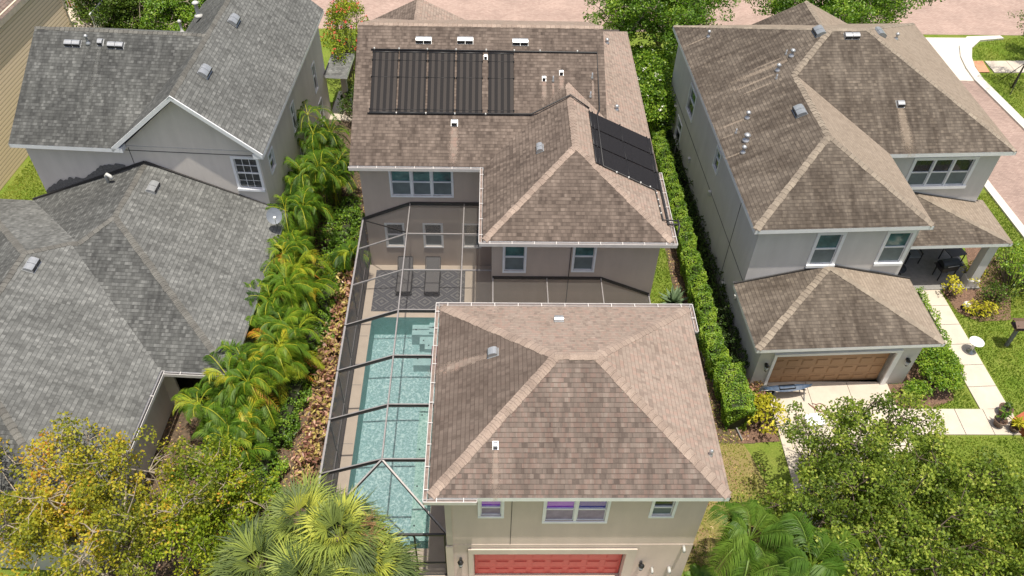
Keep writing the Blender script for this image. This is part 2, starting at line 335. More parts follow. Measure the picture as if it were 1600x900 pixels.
M['stem_g'] = plain('green_palm_stem', (.22,.24,.06), .6, var=.3); M['pot'] = plain('brown_glazed_pot', (.13,.08,.055), .4); M['potw'] = plain('black_rubber_bin', (.03,.035,.04), .5)
M['blue'] = plain('blue_kayak_shell', (.045,.075,.13), .4, var=.3); M['redrope'] = plain('rust_red_hose', (.20,.075,.05), .7); M['wood'] = plain('red_brown_wood', (.33,.085,.035), .6, var=.3)
M['wood_g'] = plain('grey_timber', (.20,.20,.20), .8, var=.25, nscale=5); M['pinkp'] = plain('pink_patio_block', (.42,.30,.25), .85, var=.2); M['steel'] = plain('bare_steel', (.5,.5,.5), .35, metal=.7)
M['lamp_gl'] = plain('frosted_lamp_glass', (.42,.45,.5), .15); M['white_b'] = plain('white_plastic', (.8,.8,.8), .4)
M['dirtw'] = plain('mildewed_stucco', (.15,.145,.14), .95, var=.4, nscale=14)
# foliage
M['lf_hedge'] = leafmat('hedge_leaf', [(0,(.05,.105,.012)), (.5,(.135,.26,.022)), (1,(.34,.46,.05))], .35, .45, spec=.4)
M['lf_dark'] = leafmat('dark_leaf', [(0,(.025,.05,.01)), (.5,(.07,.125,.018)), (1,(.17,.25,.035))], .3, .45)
M['lf_oak'] = leafmat('olive_leaf', [(0,(.055,.09,.015)), (.5,(.155,.23,.03)), (.85,(.34,.41,.06)), (1,(.50,.52,.12))], .35, .5)
M['lf_gold'] = leafmat('golden_leaf', [(0,(.10,.13,.02)), (.3,(.28,.30,.03)), (.6,(.50,.43,.04)), (.85,(.56,.30,.04)), (1,(.52,.20,.05))], .35, .5)
M['lf_lime'] = leafmat('lime_leaf', [(0,(.08,.13,.012)), (.5,(.22,.30,.02)), (.9,(.46,.47,.04)), (1,(.52,.26,.04))], .35, .5)
M['lf_croton'] = leafmat('croton_leaf', [(0,(.12,.05,.04)), (.25,(.26,.12,.09)), (.45,(.40,.22,.17)), (.65,(.36,.30,.08)), (.85,(.58,.48,.16)), (1,(.60,.38,.28))], .25, .35)
M['lf_yel'] = leafmat('yellow_croton_leaf', [(0,(.09,.13,.012)), (.4,(.35,.34,.02)), (1,(.62,.56,.06))], .3, .45)
M['lf_palm'] = leafmat('areca_leaf', [(0,(.035,.085,.010)), (.5,(.12,.22,.016)), (.78,(.34,.38,.03)), (.92,(.52,.40,.03)), (1,(.42,.18,.03))], .35, .45)
M['lf_queen'] = leafmat('queen_palm_leaf', [(0,(.03,.07,.010)), (.5,(.075,.155,.018)), (1,(.18,.27,.04))], .3, .4)
M['lf_sabal'] = leafmat('sabal_leaf', [(0,(.05,.08,.03)), (.4,(.12,.16,.05)), (.75,(.25,.31,.06)), (1,(.43,.45,.07))], .25, .5)
M['lf_dead'] = plain('dry_flower_stalk', (.34,.2,.09), .9, var=.4, nscale=30)
M['flower_w'] = plain('white_petal', (.8,.78,.7), .6); M['flower_r'] = plain('red_petal', (.5,.05,.035), .6)
M['lf_inner'] = plain('shade_painted_twigs', (.03,.035,.015), .95, var=.4)  # hedge core colour, with the interior shade painted into it

# ------------------------------------------------------------------ foliage engine
def quads_obj(name, V, tint, mtl, parent=None, origin=(0,0,0), midx=None, extra=None):
    """V: (N,4,3) quads, tint (N,)"""
    V = V.reshape(-1, 4, 3) - np.array(origin); n = len(V); me = bpy.data.meshes.new(name)
    me.vertices.add(4*n); me.vertices.foreach_set('co', V.astype(np.float32).ravel())
    me.loops.add(4*n); me.loops.foreach_set('vertex_index', np.arange(4*n, dtype=np.int32))
    me.polygons.add(n); me.polygons.foreach_set('loop_start', np.arange(0, 4*n, 4, dtype=np.int32))
    me.update(calc_edges=True)
    a = me.attributes.new('tint', 'FLOAT', 'FACE'); a.data.foreach_set('value', np.clip(tint, 0, 1).astype(np.float32))
    me.materials.append(mtl)
    if extra:
        for q in extra: me.materials.append(q)
    if midx is not None: me.polygons.foreach_set('material_index', midx.astype(np.int32))
    me.validate(); o = bpy.data.objects.new(name, me); COL.objects.link(o); o.location = origin
    if parent: o.parent = parent
    return o
def unit(a): return a/np.maximum(np.linalg.norm(a, axis=-1, keepdims=True), 1e-9)
def leaf_quads(pos, L, W, upbias=.6, dirs=None):
    n = len(pos); nr = unit(rng.normal(size=(n,3)) + np.array([0,0,upbias*2]))
    a = rng.normal(size=(n,3)) if dirs is None else dirs + rng.normal(size=(n,3))*.35
    a = unit(a - nr*np.sum(a*nr, 1, keepdims=True)); b = np.cross(nr, a)
    L = (L*rng.uniform(.7,1.3,n))[:,None]; W = (W*rng.uniform(.7,1.3,n))[:,None]
    return np.stack([pos - a*L/2, pos + b*W/2, pos + a*L/2, pos - b*W/2], 1)
def blobs_leaves(centers, radii, per, L, W, shell=.55, upbias=.6, tvar=.18, tb=None, flat=.8):
    P = []; T = []
    for i, (c, R) in enumerate(zip(centers, radii)):
        k = int(per*R*R/.16) if per < 1000 else per
        d = unit(rng.normal(size=(k,3))); rr = R*(shell + (1-shell)*rng.random(k)**.6)
        p = d*rr[:,None]*np.array([1,1,flat]) + np.array(c); P.append(p)
        base = (tb[i] if tb is not None else .5) + .22*d[:,2]*0
        T.append(base + rng.normal(size=k)*tvar)
    P = np.concatenate(P); T = np.concatenate(T)
    return leaf_quads(P, L, W, upbias), T
def make_tree(name, label, base, crown_c, crown_r, nclump, leafmat_, L=.11, W=.06, per=46, clump_r=(.28,.55), group=None, tint=(.25,.75), trunk_r=.12, bark='bark', lim=7, seed=1, fork=.35, flat=.75, hole=0, tintfn=None, cat='tree', flowers=None, up=.5):
    global rng
    rs = np.random.default_rng(seed); rng = rs
    root = empty(name, base, label, cat, group)
    B = np.array(base, float); C = np.array(crown_c, float); Rr = np.array(crown_r, float)
    cs = []
    while len(cs) < nclump:
        d = unit(rs.normal(size=(1,3)))[0]; rad = rs.random()**.45
        ang = math.atan2(d[1], d[0]); wob = 1 + .22*math.sin(3*ang+seed) + .14*math.sin(7*ang+2*seed)
        p = C + d*rad*Rr*np.array([wob, wob, 1]); 
        if p[2] < base[2]+.3: continue
        cs.append(p)
    cs = np.array(cs); fk = B + (C-B)*np.array([.3,.3,fork]); fk[2] = max(fk[2], B[2] + .4)
    limbs = [C + unit(rs.normal(size=(1,3))*np.array([1,1,.5]))[0]*Rr*.5 for _ in range(lim)]
    mb = MB(); mb.tube([B, (B+fk)/2 + rs.normal(size=3)*.05, fk], [trunk_r*1.2, trunk_r, trunk_r*.8], 8)
    nodes = []
    for l in limbs:
        m1 = fk*.5 + l*.5 + rs.normal(size=3)*.15 + np.array([0,0,.2]); mb.tube([fk, m1, l], [trunk_r*.62, trunk_r*.42, trunk_r*.22], 6); nodes += [m1, l]
    nodes = np.array(nodes)
    for c in cs:
        k = np.argmin(np.linalg.norm(nodes - c, axis=1)); a = nodes[k]; m1 = (a+c)/2 + rs.normal(size=3)*.08
        mb.tube([a, m1, c], [trunk_r*.2, trunk_r*.13, .008], 4, cap=False)
        nodes = np.vstack([nodes, m1]) if rs.random() < .5 else nodes
    mb.build('trunk', M[bark], root, ).location = (-base[0], -base[1], -base[2])
    tb = rs.uniform(tint[0], tint[1], len(cs))
    if tintfn is not None: tb = np.array([tintfn(c) for c in cs]) + rs.normal(size=len(cs))*.1
    rd = rs.uniform(clump_r[0], clump_r[1], len(cs))
    V, T = blobs_leaves(cs, rd, per, L, W, .35, up, .15, tb, flat)
    o = quads_obj('crown', V, T, M[leafmat_], root); o.location = (-base[0], -base[1], -base[2])
    if flowers:
        mtl, cnt, fs = flowers; idx = rs.integers(0, len(cs), cnt); P = cs[idx] + unit(rs.normal(size=(cnt,3)) + np.array([0,-.3,.8]))*rd[idx][:,None]
        P = np.repeat(P, 6, 0) + rs.normal(size=(cnt*6,3))*fs*.5
        o = quads_obj('blossom', leaf_quads(P, fs, fs*.8), np.zeros(cnt*6)+.5, M[mtl], root); o.location = (-base[0], -base[1], -base[2])
    return root
def rachis(base, az, el, length, droop, n):
    t = np.linspace(0, 1, n); dx = np.array([cos(az), sin(az), 0])
    h = length*(t*cos(el)); z = length*(t*sin(el)) - droop*length*t**2.2
    h = h*(1 - .18*t*t*droop); return np.array(base) + dx*h[:,None] + np.array([0,0,1])*z[:,None]
def pinnate(base, az, el, length, droop, ll, lw, n, tint, ldroop=.25, sweep=.7, start=.18):
    P = rachis(base, az, el, length, droop, n+1); T = unit(np.gradient(P, axis=0)); side = np.array([-sin(az), cos(az), 0])
    t = np.linspace(0, 1, n+1); sel = t >= start; P, T, t = P[sel], T[sel], t[sel]; V = []; tn = []
    prof = ll*(np.sin(pi*np.clip((t-start)/(1-start)*.86+.12, 0, 1))**.6)
    for sg in (-1, 1):
        d = unit(side*sg + T*sweep + np.array([0,0,.18]) + rng.normal(size=P.shape)*.07)
        e = P + d*prof[:,None]; e[:,2] -= ldroop*prof*rng.uniform(.6,1.3,len(P)); m = P + d*prof[:,None]*.42 + np.array([0,0,.02])
        w = unit(np.cross(d, np.array([0,0,1])))*lw/2 + np.array([0,0,1])*lw*.12
        V.append(np.stack([P, m+w, e, m-w], 1)); tn.append(tint + rng.normal(size=len(P))*.06 + .12*(t-.5))
    s2 = np.array([-sin(az), cos(az), 0])*.018
    Q = rachis(base, az, el, length, droop, 9)
    V.append(np.stack([Q[:-1]-s2, Q[:-1]+s2, Q[1:]+s2*.7, Q[1:]-s2*.7], 1)); tn.append(np.full(8, .8))
    return np.concatenate(V), np.concatenate(tn)
def areca(name, label, base, height, nst, nfr, spread, seed, tint=.4, length=1.5, group='areca palms along the side yard', mtl='lf_palm', ll=.42, lw=.045, n=26, yellow=.25):
    global rng; rng = np.random.default_rng(seed); rs = rng
    root = empty(name, base, label, 'palm', group); V = []; T = []; mb = MB()
    for i in range(nst):
        a = rs.uniform(0, 2*pi); rr = spread*sqrt(rs.random()); hh = height*rs.uniform(.55, 1.0)
        top = np.array([rr*cos(a), rr*sin(a), hh]); b0 = top*np.array([.35,.35,0])
        mb.tube([b0, (b0+top)/2, top], [.045,.04,.035], 6)
        for k in range(nfr):
            az = a + 2*pi*k/nfr*1.0 + rs.uniform(-.35,.35); el = rs.uniform(.45, 1.25); t0 = tint + rs.normal()*.14
            if rs.random() < yellow: t0 += .30
            v, t = pinnate(top, az, el, length*rs.uniform(.7,1.25), rs.uniform(.5,1.0), ll, lw, n, t0, ldroop=.75 if mtl == 'lf_queen' else .4, sweep=.55 if mtl == 'lf_queen' else .9); V.append(v); T.append(t)
        # a couple of dry fronds hanging low
        if mtl == 'lf_palm' and rs.random() < .4: v, t = pinnate(top, rs.uniform(0,6.3), -.2, length*.8, .7, ll*.7, lw, n//2, 1.0); V.append(v); T.append(t)
    quads_obj('frond', np.concatenate(V), np.concatenate(T), M[mtl], root); mb.build('stem', M['stem_g'], root)
    return root
def fan(c, az, el, pet, R, tint, nseg=30):
    d = np.array([cos(az)*cos(el), sin(az)*cos(el), sin(el)]); hub = np.array(c) + d*pet; hub[2] -= pet*.12
    side = np.array([-sin(az), cos(az), 0]); d2 = unit((d - np.array([0,0,.45]))[None])[0]; nrm = np.cross(d2, side)
    th = np.linspace(-1.5, 1.5, nseg) + rng.normal(size=nseg)*.03
    dr = unit(np.cos(th)[:,None]*d2 + np.sin(th)[:,None]*side); Ls = R*(1.12 - .3*(np.abs(th)/1.5)**2)*rng.uniform(.85,1.12,nseg)
    m = hub + dr*(Ls*.5)[:,None] + np.array([0,0,.03]); e = hub + dr*Ls[:,None]; e[:,2] -= R*(.10 + .5*rng.random(nseg)); e += rng.normal(size=e.shape)*R*.04
    wv = unit(np.cross(dr, nrm))*R*.022; V = np.stack([np.repeat(hub[None], nseg, 0), m+wv, e, m-wv], 1)
    s2 = side*.02; P = np.stack([np.array(c)-s2, np.array(c)+s2, hub+s2*.6, hub-s2*.6])[None]
    return np.concatenate([V, P]), np.concatenate([tint + rng.normal(size=nseg)*.07, [.75]])
def sabal(name, label, base, height, nleaf, seed, R=.90, pet=.80, tint=.45, fl=0):
    global rng; rng = np.random.default_rng(seed); rs = rng
    root = empty(name, base, label, 'palm', 'fan palms by the pool cage'); V = []; T = []
    mb = MB(); mb.tube([(0,0,0),(.05,.02,height*.5),(0,0,height)], [.19,.16,.15], 10); mb.build('trunk', M['bark_d'], root)
    nleaf = int(nleaf*1.6)
    for k in range(nleaf):
        az = k*2.39996 + rs.uniform(-.2,.2); el = 1.35 - 1.75*(k/nleaf)**.9 + rs.uniform(-.12,.12)
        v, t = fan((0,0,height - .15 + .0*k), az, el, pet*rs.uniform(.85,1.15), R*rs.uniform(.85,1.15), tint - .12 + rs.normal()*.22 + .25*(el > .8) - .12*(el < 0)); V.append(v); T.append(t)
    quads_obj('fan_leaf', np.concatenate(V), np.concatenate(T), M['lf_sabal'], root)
    if fl:
        mb = MB()
        for k in range(fl):
            a0 = rs.uniform(-.9, .5); p = Vector((.25,.1,height+.1)); q = p + Vector((cos(a0)*.9, sin(a0)*.7, rs.uniform(.1,.4)))
            mb.tube([p, (p+q)/2+Vector((0,0,.15)), q], .012, 3, cap=False)
            for j in range(40):
                s_ = p.lerp(q, rs.uniform(.3,1)); e = s_ + Vector(rs.normal(size=3)*.16); mb.tube([s_, e], .006, 3, cap=False)
        mb.build('flower_stalk', M['lf_dead'], root)
    return root
def shrub(name, label, base, centers, radii, mtl, L, W, per, cat='shrub', group=None, seed=3, tb=(.3,.7), up=.5, tvar=.2, flat=.85, shell=.45, flowers=None):
    """many stemmed bush: stems from the ground to leafy clumps (centers relative to base)"""
    global rng; rng = np.random.default_rng(seed)
    root = empty(name, base, label, cat, group); mb = MB()
    for c in centers[:60]:
        mb.tube([(c[0]*.4, c[1]*.4, 0), (c[0]*.8, c[1]*.8, c[2]*.6), c], [.02,.015,.008], 4, cap=False)
    mb.build('stem', M['bark_d'], root)
    V, T = blobs_leaves(centers, radii, per, L, W, shell, up, tvar, rng.uniform(tb[0], tb[1], len(centers)), flat)
    V = np.maximum(V, np.array([-1e9,-1e9,.02])); quads_obj('foliage', V, T, M[mtl], root)
    if flowers:
        mtl2, cnt, fs = flowers; idx = rng.integers(0, len(centers), cnt); P = np.array(centers)[idx] + unit(rng.normal(size=(cnt,3)) + np.array([0,-.3,1.2]))*np.array(radii)[idx][:,None]
        P = np.repeat(P, 6, 0) + rng.normal(size=(cnt*6,3))*fs*.5; quads_obj('blossom', leaf_quads(P, fs, fs*.8), np.zeros(cnt*6)+.5, M[mtl2], root)
    return root
def scatter_c(n, rx, ry, z0, z1, seed):
    rs = np.random.default_rng(seed); out = []
    for i in range(n):
        a = rs.uniform(0, 2*pi); q = sqrt(rs.random()); out.append((rx*q*cos(a), ry*q*sin(a), z0 + (z1-z0)*(1-q*q*.6)*rs.uniform(.75,1.05)))
    return out
def hedge(name, label, pts, w, h, mtl, dens, L, W, seed, cat='hedge', tb=(.2,.8), round_=.12, wob=.06):
    """clipped hedge along a polyline: inner core coloured dark as shade plus leaves standing on a bumpy shell"""
    global rng; rng = np.random.default_rng(seed); rs = rng
    b = np.array([pts[0][0], pts[0][1], 0.]); root = empty(name, tuple(b), label, cat); V = []; T = []; mb = MB()
    for (x0, y0), (x1, y1) in zip(pts[:-1], pts[1:]):
        p0 = np.array([x0,y0,0.])-b; p1 = np.array([x1,y1,0.])-b; Ls = np.linalg.norm(p1-p0); d = (p1-p0)/Ls; s = np.array([-d[1], d[0], 0])
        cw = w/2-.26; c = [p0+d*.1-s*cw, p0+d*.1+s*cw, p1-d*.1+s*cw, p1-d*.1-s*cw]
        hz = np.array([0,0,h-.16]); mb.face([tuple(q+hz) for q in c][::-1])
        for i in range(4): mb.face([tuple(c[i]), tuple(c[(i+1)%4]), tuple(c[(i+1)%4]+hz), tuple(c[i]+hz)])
        peri = 2*h + w; n = int(dens*Ls*peri); t = rs.random(n)*Ls; q = rs.random(n)*peri
        lat = np.where(q < h, -w/2, np.where(q > h+w, w/2, q-h-w/2)); z = np.where(q < h, q, np.where(q > h+w, peri-q, h))
        e = np.maximum(0, np.abs(lat)-(w/2-round_)); z = np.where(z > h-round_, z - e*.7, z)
        bump = wob*(np.sin(t*5+lat*7+seed)+np.sin(t*11.3+z*9)+.8*np.sin(t*2.1-lat*3)); z2 = np.where(q > h, z, z) + np.where((q>=h)&(q<=h+w), bump, 0)
        lat = np.where(q < h, lat + .24*(1-z/h)**1.3, np.where(q > h+w, lat - .24*(1-z/h)**1.3, lat))
        lat2 = lat + np.where(q < h, -bump, np.where(q > h+w, bump, 0)); inset = -rs.random(n)**2*.12
        P = p0 + d*t[:,None] + s*(lat2*(1+inset))[:,None]; P[:,2] = np.maximum(.03, z2 + np.where((q>=h)&(q<=h+w), inset, 0))
        V.append(leaf_quads(P, L, W, .9)); T.append(.5*(tb[0]+tb[1]) + (tb[1]-tb[0])*.5*(np.sin(t*4.3+lat*6)*np.sin(t*1.7+z*5)) + rs.normal(size=n)*.22)
    for (xe_, ye_), (xn, yn) in ((pts[0], pts[1]), (pts[-1], pts[-2])):
        dd = unit(np.array([[xn-xe_, yn-ye_, 0.]]))[0]; s = np.array([-dd[1], dd[0], 0]); n = int(dens*w*h*1.1); z = rs.random(n)*h; lat = (rs.random(n)-.5)*w*(.6+.4*z/h)
        P = np.array([xe_, ye_, 0.])-b + s*lat[:,None] + dd*(rs.random(n)**2*.12 + .1*np.sin(lat*7+z*5)*.5 + .14*(1-z/h))[:,None]; P[:,2] = z+.03
        V.append(leaf_quads(P, L, W, .9)); T.append(.5*(tb[0]+tb[1]) + rs.normal(size=n)*.22)
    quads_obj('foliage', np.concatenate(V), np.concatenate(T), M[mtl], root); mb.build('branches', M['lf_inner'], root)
    return root

# ------------------------------------------------------------------ architecture helpers
def wall_seg(mb, p0, p1, z0, z1, ops=(), nrm=None, depth=.10, m=0):
    """wall face from p0 to p1 with rectangular openings (s0,s1,zb,zt) and their reveals; nrm = outward 2D normal"""
    L = hypot(p1[0]-p0[0], p1[1]-p0[1]); d = ((p1[0]-p0[0])/L, (p1[1]-p0[1])/L)
    if nrm is None: nrm = (d[1], -d[0])
    ss = sorted({0, L, *[o[0] for o in ops], *[o[1] for o in ops]}); zs = sorted({z0, z1, *[o[2] for o in ops], *[o[3] for o in ops]})
    P = lambda s, z, k=0: (p0[0]+d[0]*s-nrm[0]*k, p0[1]+d[1]*s-nrm[1]*k, z)
    for i in range(len(ss)-1):
        for j in range(len(zs)-1):
            sm_, zm = (ss[i]+ss[i+1])/2, (zs[j]+zs[j+1])/2
            if any(o[0] < sm_ < o[1] and o[2] < zm < o[3] for o in ops): continue
            mb.face([P(ss[i],zs[j]), P(ss[i+1],zs[j]), P(ss[i+1],zs[j+1]), P(ss[i],zs[j+1])], m)
    for o in ops:
        a, b, c, e = o[:4]; k = depth
        mb.face([P(a,c), P(a,c,k), P(a,e,k), P(a,e)], m); mb.face([P(b,c), P(b,e), P(b,e,k), P(b,c,k)], m)
        mb.face([P(a,c), P(b,c), P(b,c,k), P(a,c,k)], m); mb.face([P(a,e), P(a,e,k), P(b,e,k), P(b,e)], m)
def window(parent, p0, p1, s0, s1, zb, zt, ncol=1, gl=('gl_teal','gl_scr'), trim=.09, sill=False, grid=False, nrm=None, header=0, label=None, midf=.5):
    L = hypot(p1[0]-p0[0], p1[1]-p0[1]); d = ((p1[0]-p0[0])/L, (p1[1]-p0[1])/L)
    if nrm is None: nrm = (d[1], -d[0])
    def bx(mb, a, b, c, e, k0, k1, m=0):
        C = lambda s, z, k: (p0[0]+d[0]*s+nrm[0]*k, p0[1]+d[1]*s+nrm[1]*k, z)
        P = [C(a,c,k0), C(b,c,k0), C(b,c,k1), C(a,c,k1), C(a,e,k0), C(b,e,k0), C(b,e,k1), C(a,e,k1)]
        for q in ((3,2,1,0),(4,5,6,7),(0,1,5,4),(1,2,6,5),(2,3,7,6),(3,0,4,7)): mb.face([P[i] for i in q], m)
    fr = MB(); pn = MB(); t = trim
    bx(fr, s0-t, s1+t, zt, zt+t+header, -.01, .035); bx(fr, s0-t, s1+t, zb-t, zb, -.01, .045 if not sill else .10); bx(fr, s0-t, s0, zb, zt, -.01, .035); bx(fr, s1, s1+t, zb, zt, -.01, .035)
    w = (s1-s0)/ncol
    for i in range(1, ncol): bx(fr, s0+i*w-.045, s0+i*w+.045, zb, zt, -.085, .02)
    for i in range(ncol):
        a, b = s0+i*w, s0+(i+1)*w; zm = zb+(zt-zb)*midf
        e0 = .045 if i else 0.0; e1 = .045 if i < ncol-1 else 0.0; a += e0; b -= e1
        bx(fr, a, a+.03, zb, zt, -.085, -.03); bx(fr, b-.03, b, zb, zt, -.085, -.03); bx(fr, a+.03, b-.03, zt-.03, zt, -.085, -.03); bx(fr, a+.03, b-.03, zb, zb+.035, -.085, -.03)
        bx(fr, a+.03, b-.03, zm-.025, zm+.025, -.085, -.02)
        g = gl[i] if isinstance(gl, list) else gl
        bx(pn, a+.03, b-.03, zm+.025, zt-.03, -.095, -.075, 0 if not isinstance(gl, list) else 2*i); bx(pn, a+.03, b-.03, zb+.035, zm-.025, -.085, -.045, 1 if not isinstance(gl, list) else 2*i+1)
        if grid:
            for q in (1, 2): s_ = a+.03+(b-a-.06)*q/3; bx(fr, s_-.009, s_+.009, zb+.035, zt-.03, -.078, -.04)
            for z_ in ((zm+zt)/2, (zm+zb)/2): bx(fr, a+.03, b-.03, z_-.009, z_+.009, -.078, -.038)
    o = fr.build('window', M['white'], parent)
    if label: o['label'] = label
    gm = [M[x] for x in gl] if not isinstance(gl, list) else [M[x] for pr in gl for x in pr]
    pn.build('pane', gm, o)
    return o
def cap_line(mb, p, q, sl, w=.15, lift=.022):
    """ridge cap strip over a ridge or hip, folded to both slopes. sl: drop per metre sideways"""
    p, q = Vector(p), Vector(q); d = q-p; L = d.length; d.normalize(); h = Vector((-d.y, d.x, 0)).normalized()
    if p.z < q.z: p, q, d = q, p, -d
    n = max(2, int(L/.21)); o = random.random()*3; Z = Vector((0,0,1))
    for i in range(n):
        a = p + d*(L*i/n-.01); b = p + d*(min(L, L*(i+1.12)/n)); wj = w*.82*random.uniform(.93,1.07); sh = h*random.uniform(-.012,.012)
        la, lb = lift*.5, lift*1.05+random.uniform(0,.008); dn = -wj*sl
        A0, B0 = a+Z*la, b+Z*lb; uo = o+i*.2
        for sg in (1, -1):
            A1 = a+h*wj*sg+sh+Z*(dn+la*.6); B1 = b+h*wj*sg+sh+Z*(dn+lb*.9)
            P_ = [A0, A1, B1, B0] if sg > 0 else [A0, B0, B1, A1]; U_ = [(uo+.01,.3),(uo+.01,.6),(uo+.19,.6),(uo+.19,.3)] if sg > 0 else [(uo+.01,.3),(uo+.19,.3),(uo+.19,.6),(uo+.01,.6)]
            mb.face(P_, 0, U_); mb.face([B0, B1, B1-Z*.018, B0-Z*.018], 0, [(uo+.19,.3),(uo+.19,.6),(uo+.2,.6),(uo+.2,.3)]); mb.face([A1, B1, B1-Z*.02, A1-Z*.02], 0, [(uo,.6),(uo+.19,.6),(uo+.19,.62),(uo,.62)])
def fascia(mb, p, q, out, h=.19, t=.03, top=.0):
    """board hanging under the eave edge from p to q; out = 2D outward"""
    o = Vector((out[0], out[1], 0)).normalized()*t; p, q = Vector(p)-o, Vector(q)-o; a = Vector((0,0,top-.012)); b = Vector((0,0,-h))
    P = [p+b, q+b, q+o+b, p+o+b, p+a, q+a, q+o+a, p+o+a]
    for k in ((3,2,1,0),(4,5,6,7),(0,1,5,4),(1,2,6,5),(2,3,7,6),(3,0,4,7)): mb.face([P[i] for i in k], 0)
def gutter_run(mb, p, q, out, strap=.76):
    o = Vector((out[0], out[1], 0)).normalized(); p, q = Vector(p), Vector(q); d = q-p; L = d.length; d.normalize(); Z = Vector((0,0,1))
    def bx(a, b, c0, c1, z0, z1, m):
        P = [p+d*s+o*c+Z*z for z in (z0, z1) for (s, c) in ((a,c0),(b,c0),(b,c1),(a,c1))]
        for k in ((3,2,1,0),(4,5,6,7),(0,1,5,4),(1,2,6,5),(2,3,7,6),(3,0,4,7)): mb.face([P[i] for i in k], m)
    bx(0, L, .035, .13, -.14, -.13, 0); bx(0, L, .13, .15, -.14, .012, 0); bx(0, L, .032, .042, -.13, -.012, 0); bx(0, L, .045, .128, -.128, -.075, 1)
    bx(0, .012, .032, .15, -.14, .01, 0); bx(L-.012, L, .032, .15, -.14, .01, 0)
    n = max(1, int(L/strap))
    for i in range(n): s = (i+.5)*L/n; bx(s-.013, s+.013, .0, .13, -.008, .006, 0)
def dome_vent(parent, p, slope_dir, slope, n=2, axis=None, col='vent', w=.32, l=.30, name='roof_vent'):
    """low arched exhaust hood(s); slope_dir = 2D downhill; hoods side by side across the slope"""
    dh = Vector((slope_dir[0], slope_dir[1], -slope)).normalized(); s = Vector((-slope_dir[1], slope_dir[0], 0)).normalized(); nn = s.cross(dh)
    if nn.z < 0: nn = -nn
    mb = MB(); c = Vector(p)
    hw = n*w/2+.02
    mb.face([c-s*hw-dh*(l/2+.02)+nn*.012, c+s*hw-dh*(l/2+.02)+nn*.012, c+s*hw+dh*(l/2+.03)+nn*.012, c-s*hw+dh*(l/2+.03)+nn*.012][::1], 0)
    for i in range(n):
        o = c + s*((i-(n-1)/2)*(w+.02)); K = 9
        for k in range(K-1):
            def pt(a, sd):
                t = pi*a/(K-1); return o + s*(sd*w/2) + dh*(-cos(t)*l/2) + nn*(.02+(sin(t)**.6 if t < pi/2 else sin(t)**.35)*.15 if 0 < a < K-1 else .013)
            mb.face([pt(k,-1), pt(k+1,-1), pt(k+1,1), pt(k,1)], 1 if k >= K-3 else 0, smooth=False)
        for sd in (-1, 1): mb.face([pt(a, sd) for a in range(K)], 0)
    return mb.build(name, [M[col], M['black']], parent)
def pipe_vent(parent, p, r_=.045, h=.28, cap=False, mtl='vent', name='vent_pipe'):
    mb = MB(); prof = [(r_*2.4, -.05), (r_*2.0, .03), (r_*1.15, .09), (r_, .1), (r_, h)]
    if cap: prof += [(r_*1.7, h+.01), (r_*1.9, h+.05), (r_*1.1, h+.11), (.005, h+.13)]
    mb.lathe(p, prof, 12); return mb.build(name, M[mtl], parent)
STREAKS = []
def streak(mb, p, dn, slope, w0, w1, L, eave, m, lift=.004):
    STREAKS.append((p, dn, slope, w0, w1, L, eave))
def flush_streaks(mtl, parent):
    """pale washed strips below metal vents: a shingle skin 4 mm above the slope that frays out at its edges"""
    global STREAKS
    for (p, dn, slope, w0, w1, L, eave) in STREAKS:
        V = []; F = []; UVs = []; FD = []
        d = Vector((dn[0], dn[1], -slope)).normalized(); s = Vector((-dn[1], dn[0], 0)).normalized(); p = Vector(p) + Vector((0,0,.005))
        e = Vector((eave[0], eave[1], 0)).normalized(); n = s.cross(d); n = -n if n.z < 0 else n; up = n.cross(e); up = -up if up.z < 0 else up
        A, B = 12, 8; L *= 1.35
        for i in range(A+1):
            w = (w0 + (w1-w0)*i/A)*1.5
            for j in range(B+1):
                q = p + d*(L*i/A) + s*(w*(2*j/B-1)); V.append(tuple(q)); UVs.append((q.dot(e), q.dot(up))); FD.append(max(0, (1-abs(2*j/B-1)**1.5))*min(1, 1.5*(1-(i/A)**1.5)))
        for i in range(A):
            for j in range(B): F.append((i*(B+1)+j, i*(B+1)+j+1, (i+1)*(B+1)+j+1, (i+1)*(B+1)+j))
        me = bpy.data.meshes.new('washed_streak'); me.from_pydata(V, [], F); ul = me.uv_layers.new(name='UVMap')
        for lp in me.loops: ul.data[lp.index].uv = UVs[lp.vertex_index]
        at = me.attributes.new('fade', 'FLOAT', 'POINT'); at.data.foreach_set('value', FD); me.materials.append(mtl)
        o = bpy.data.objects.new('washed_streak', me); COL.objects.link(o); o.parent = parent
    STREAKS = []
def fading(src, name):
    m = src.copy(); m.name = name; nt = m.node_tree; o = [n for n in nt.nodes if n.type == 'OUTPUT_MATERIAL'][0]; b = nt.nodes['Principled BSDF']
    at = N(nt, 'Attribute', attribute_name='fade'); nz = noise(nt, coords(nt, 'UV', (1, 1, 1)), 9, 4, .7)
    f_ = math_(nt, 'ADD', at.outputs['Fac'], math_(nt, 'MULTIPLY', math_(nt, 'SUBTRACT', nz, .5), 1.1)); f_ = ramp(nt, f_, [(.15,(0,0,0)), (.75,(.8,.8,.8))])
    t = N(nt, 'BsdfTransparent'); mx = N(nt, 'MixShader'); nt.links.new(f_, mx.inputs[0]); nt.links.new(t.outputs[0], mx.inputs[1]); nt.links.new(b.outputs[0], mx.inputs[2]); nt.links.new(mx.outputs[0], o.inputs[0])
    return m
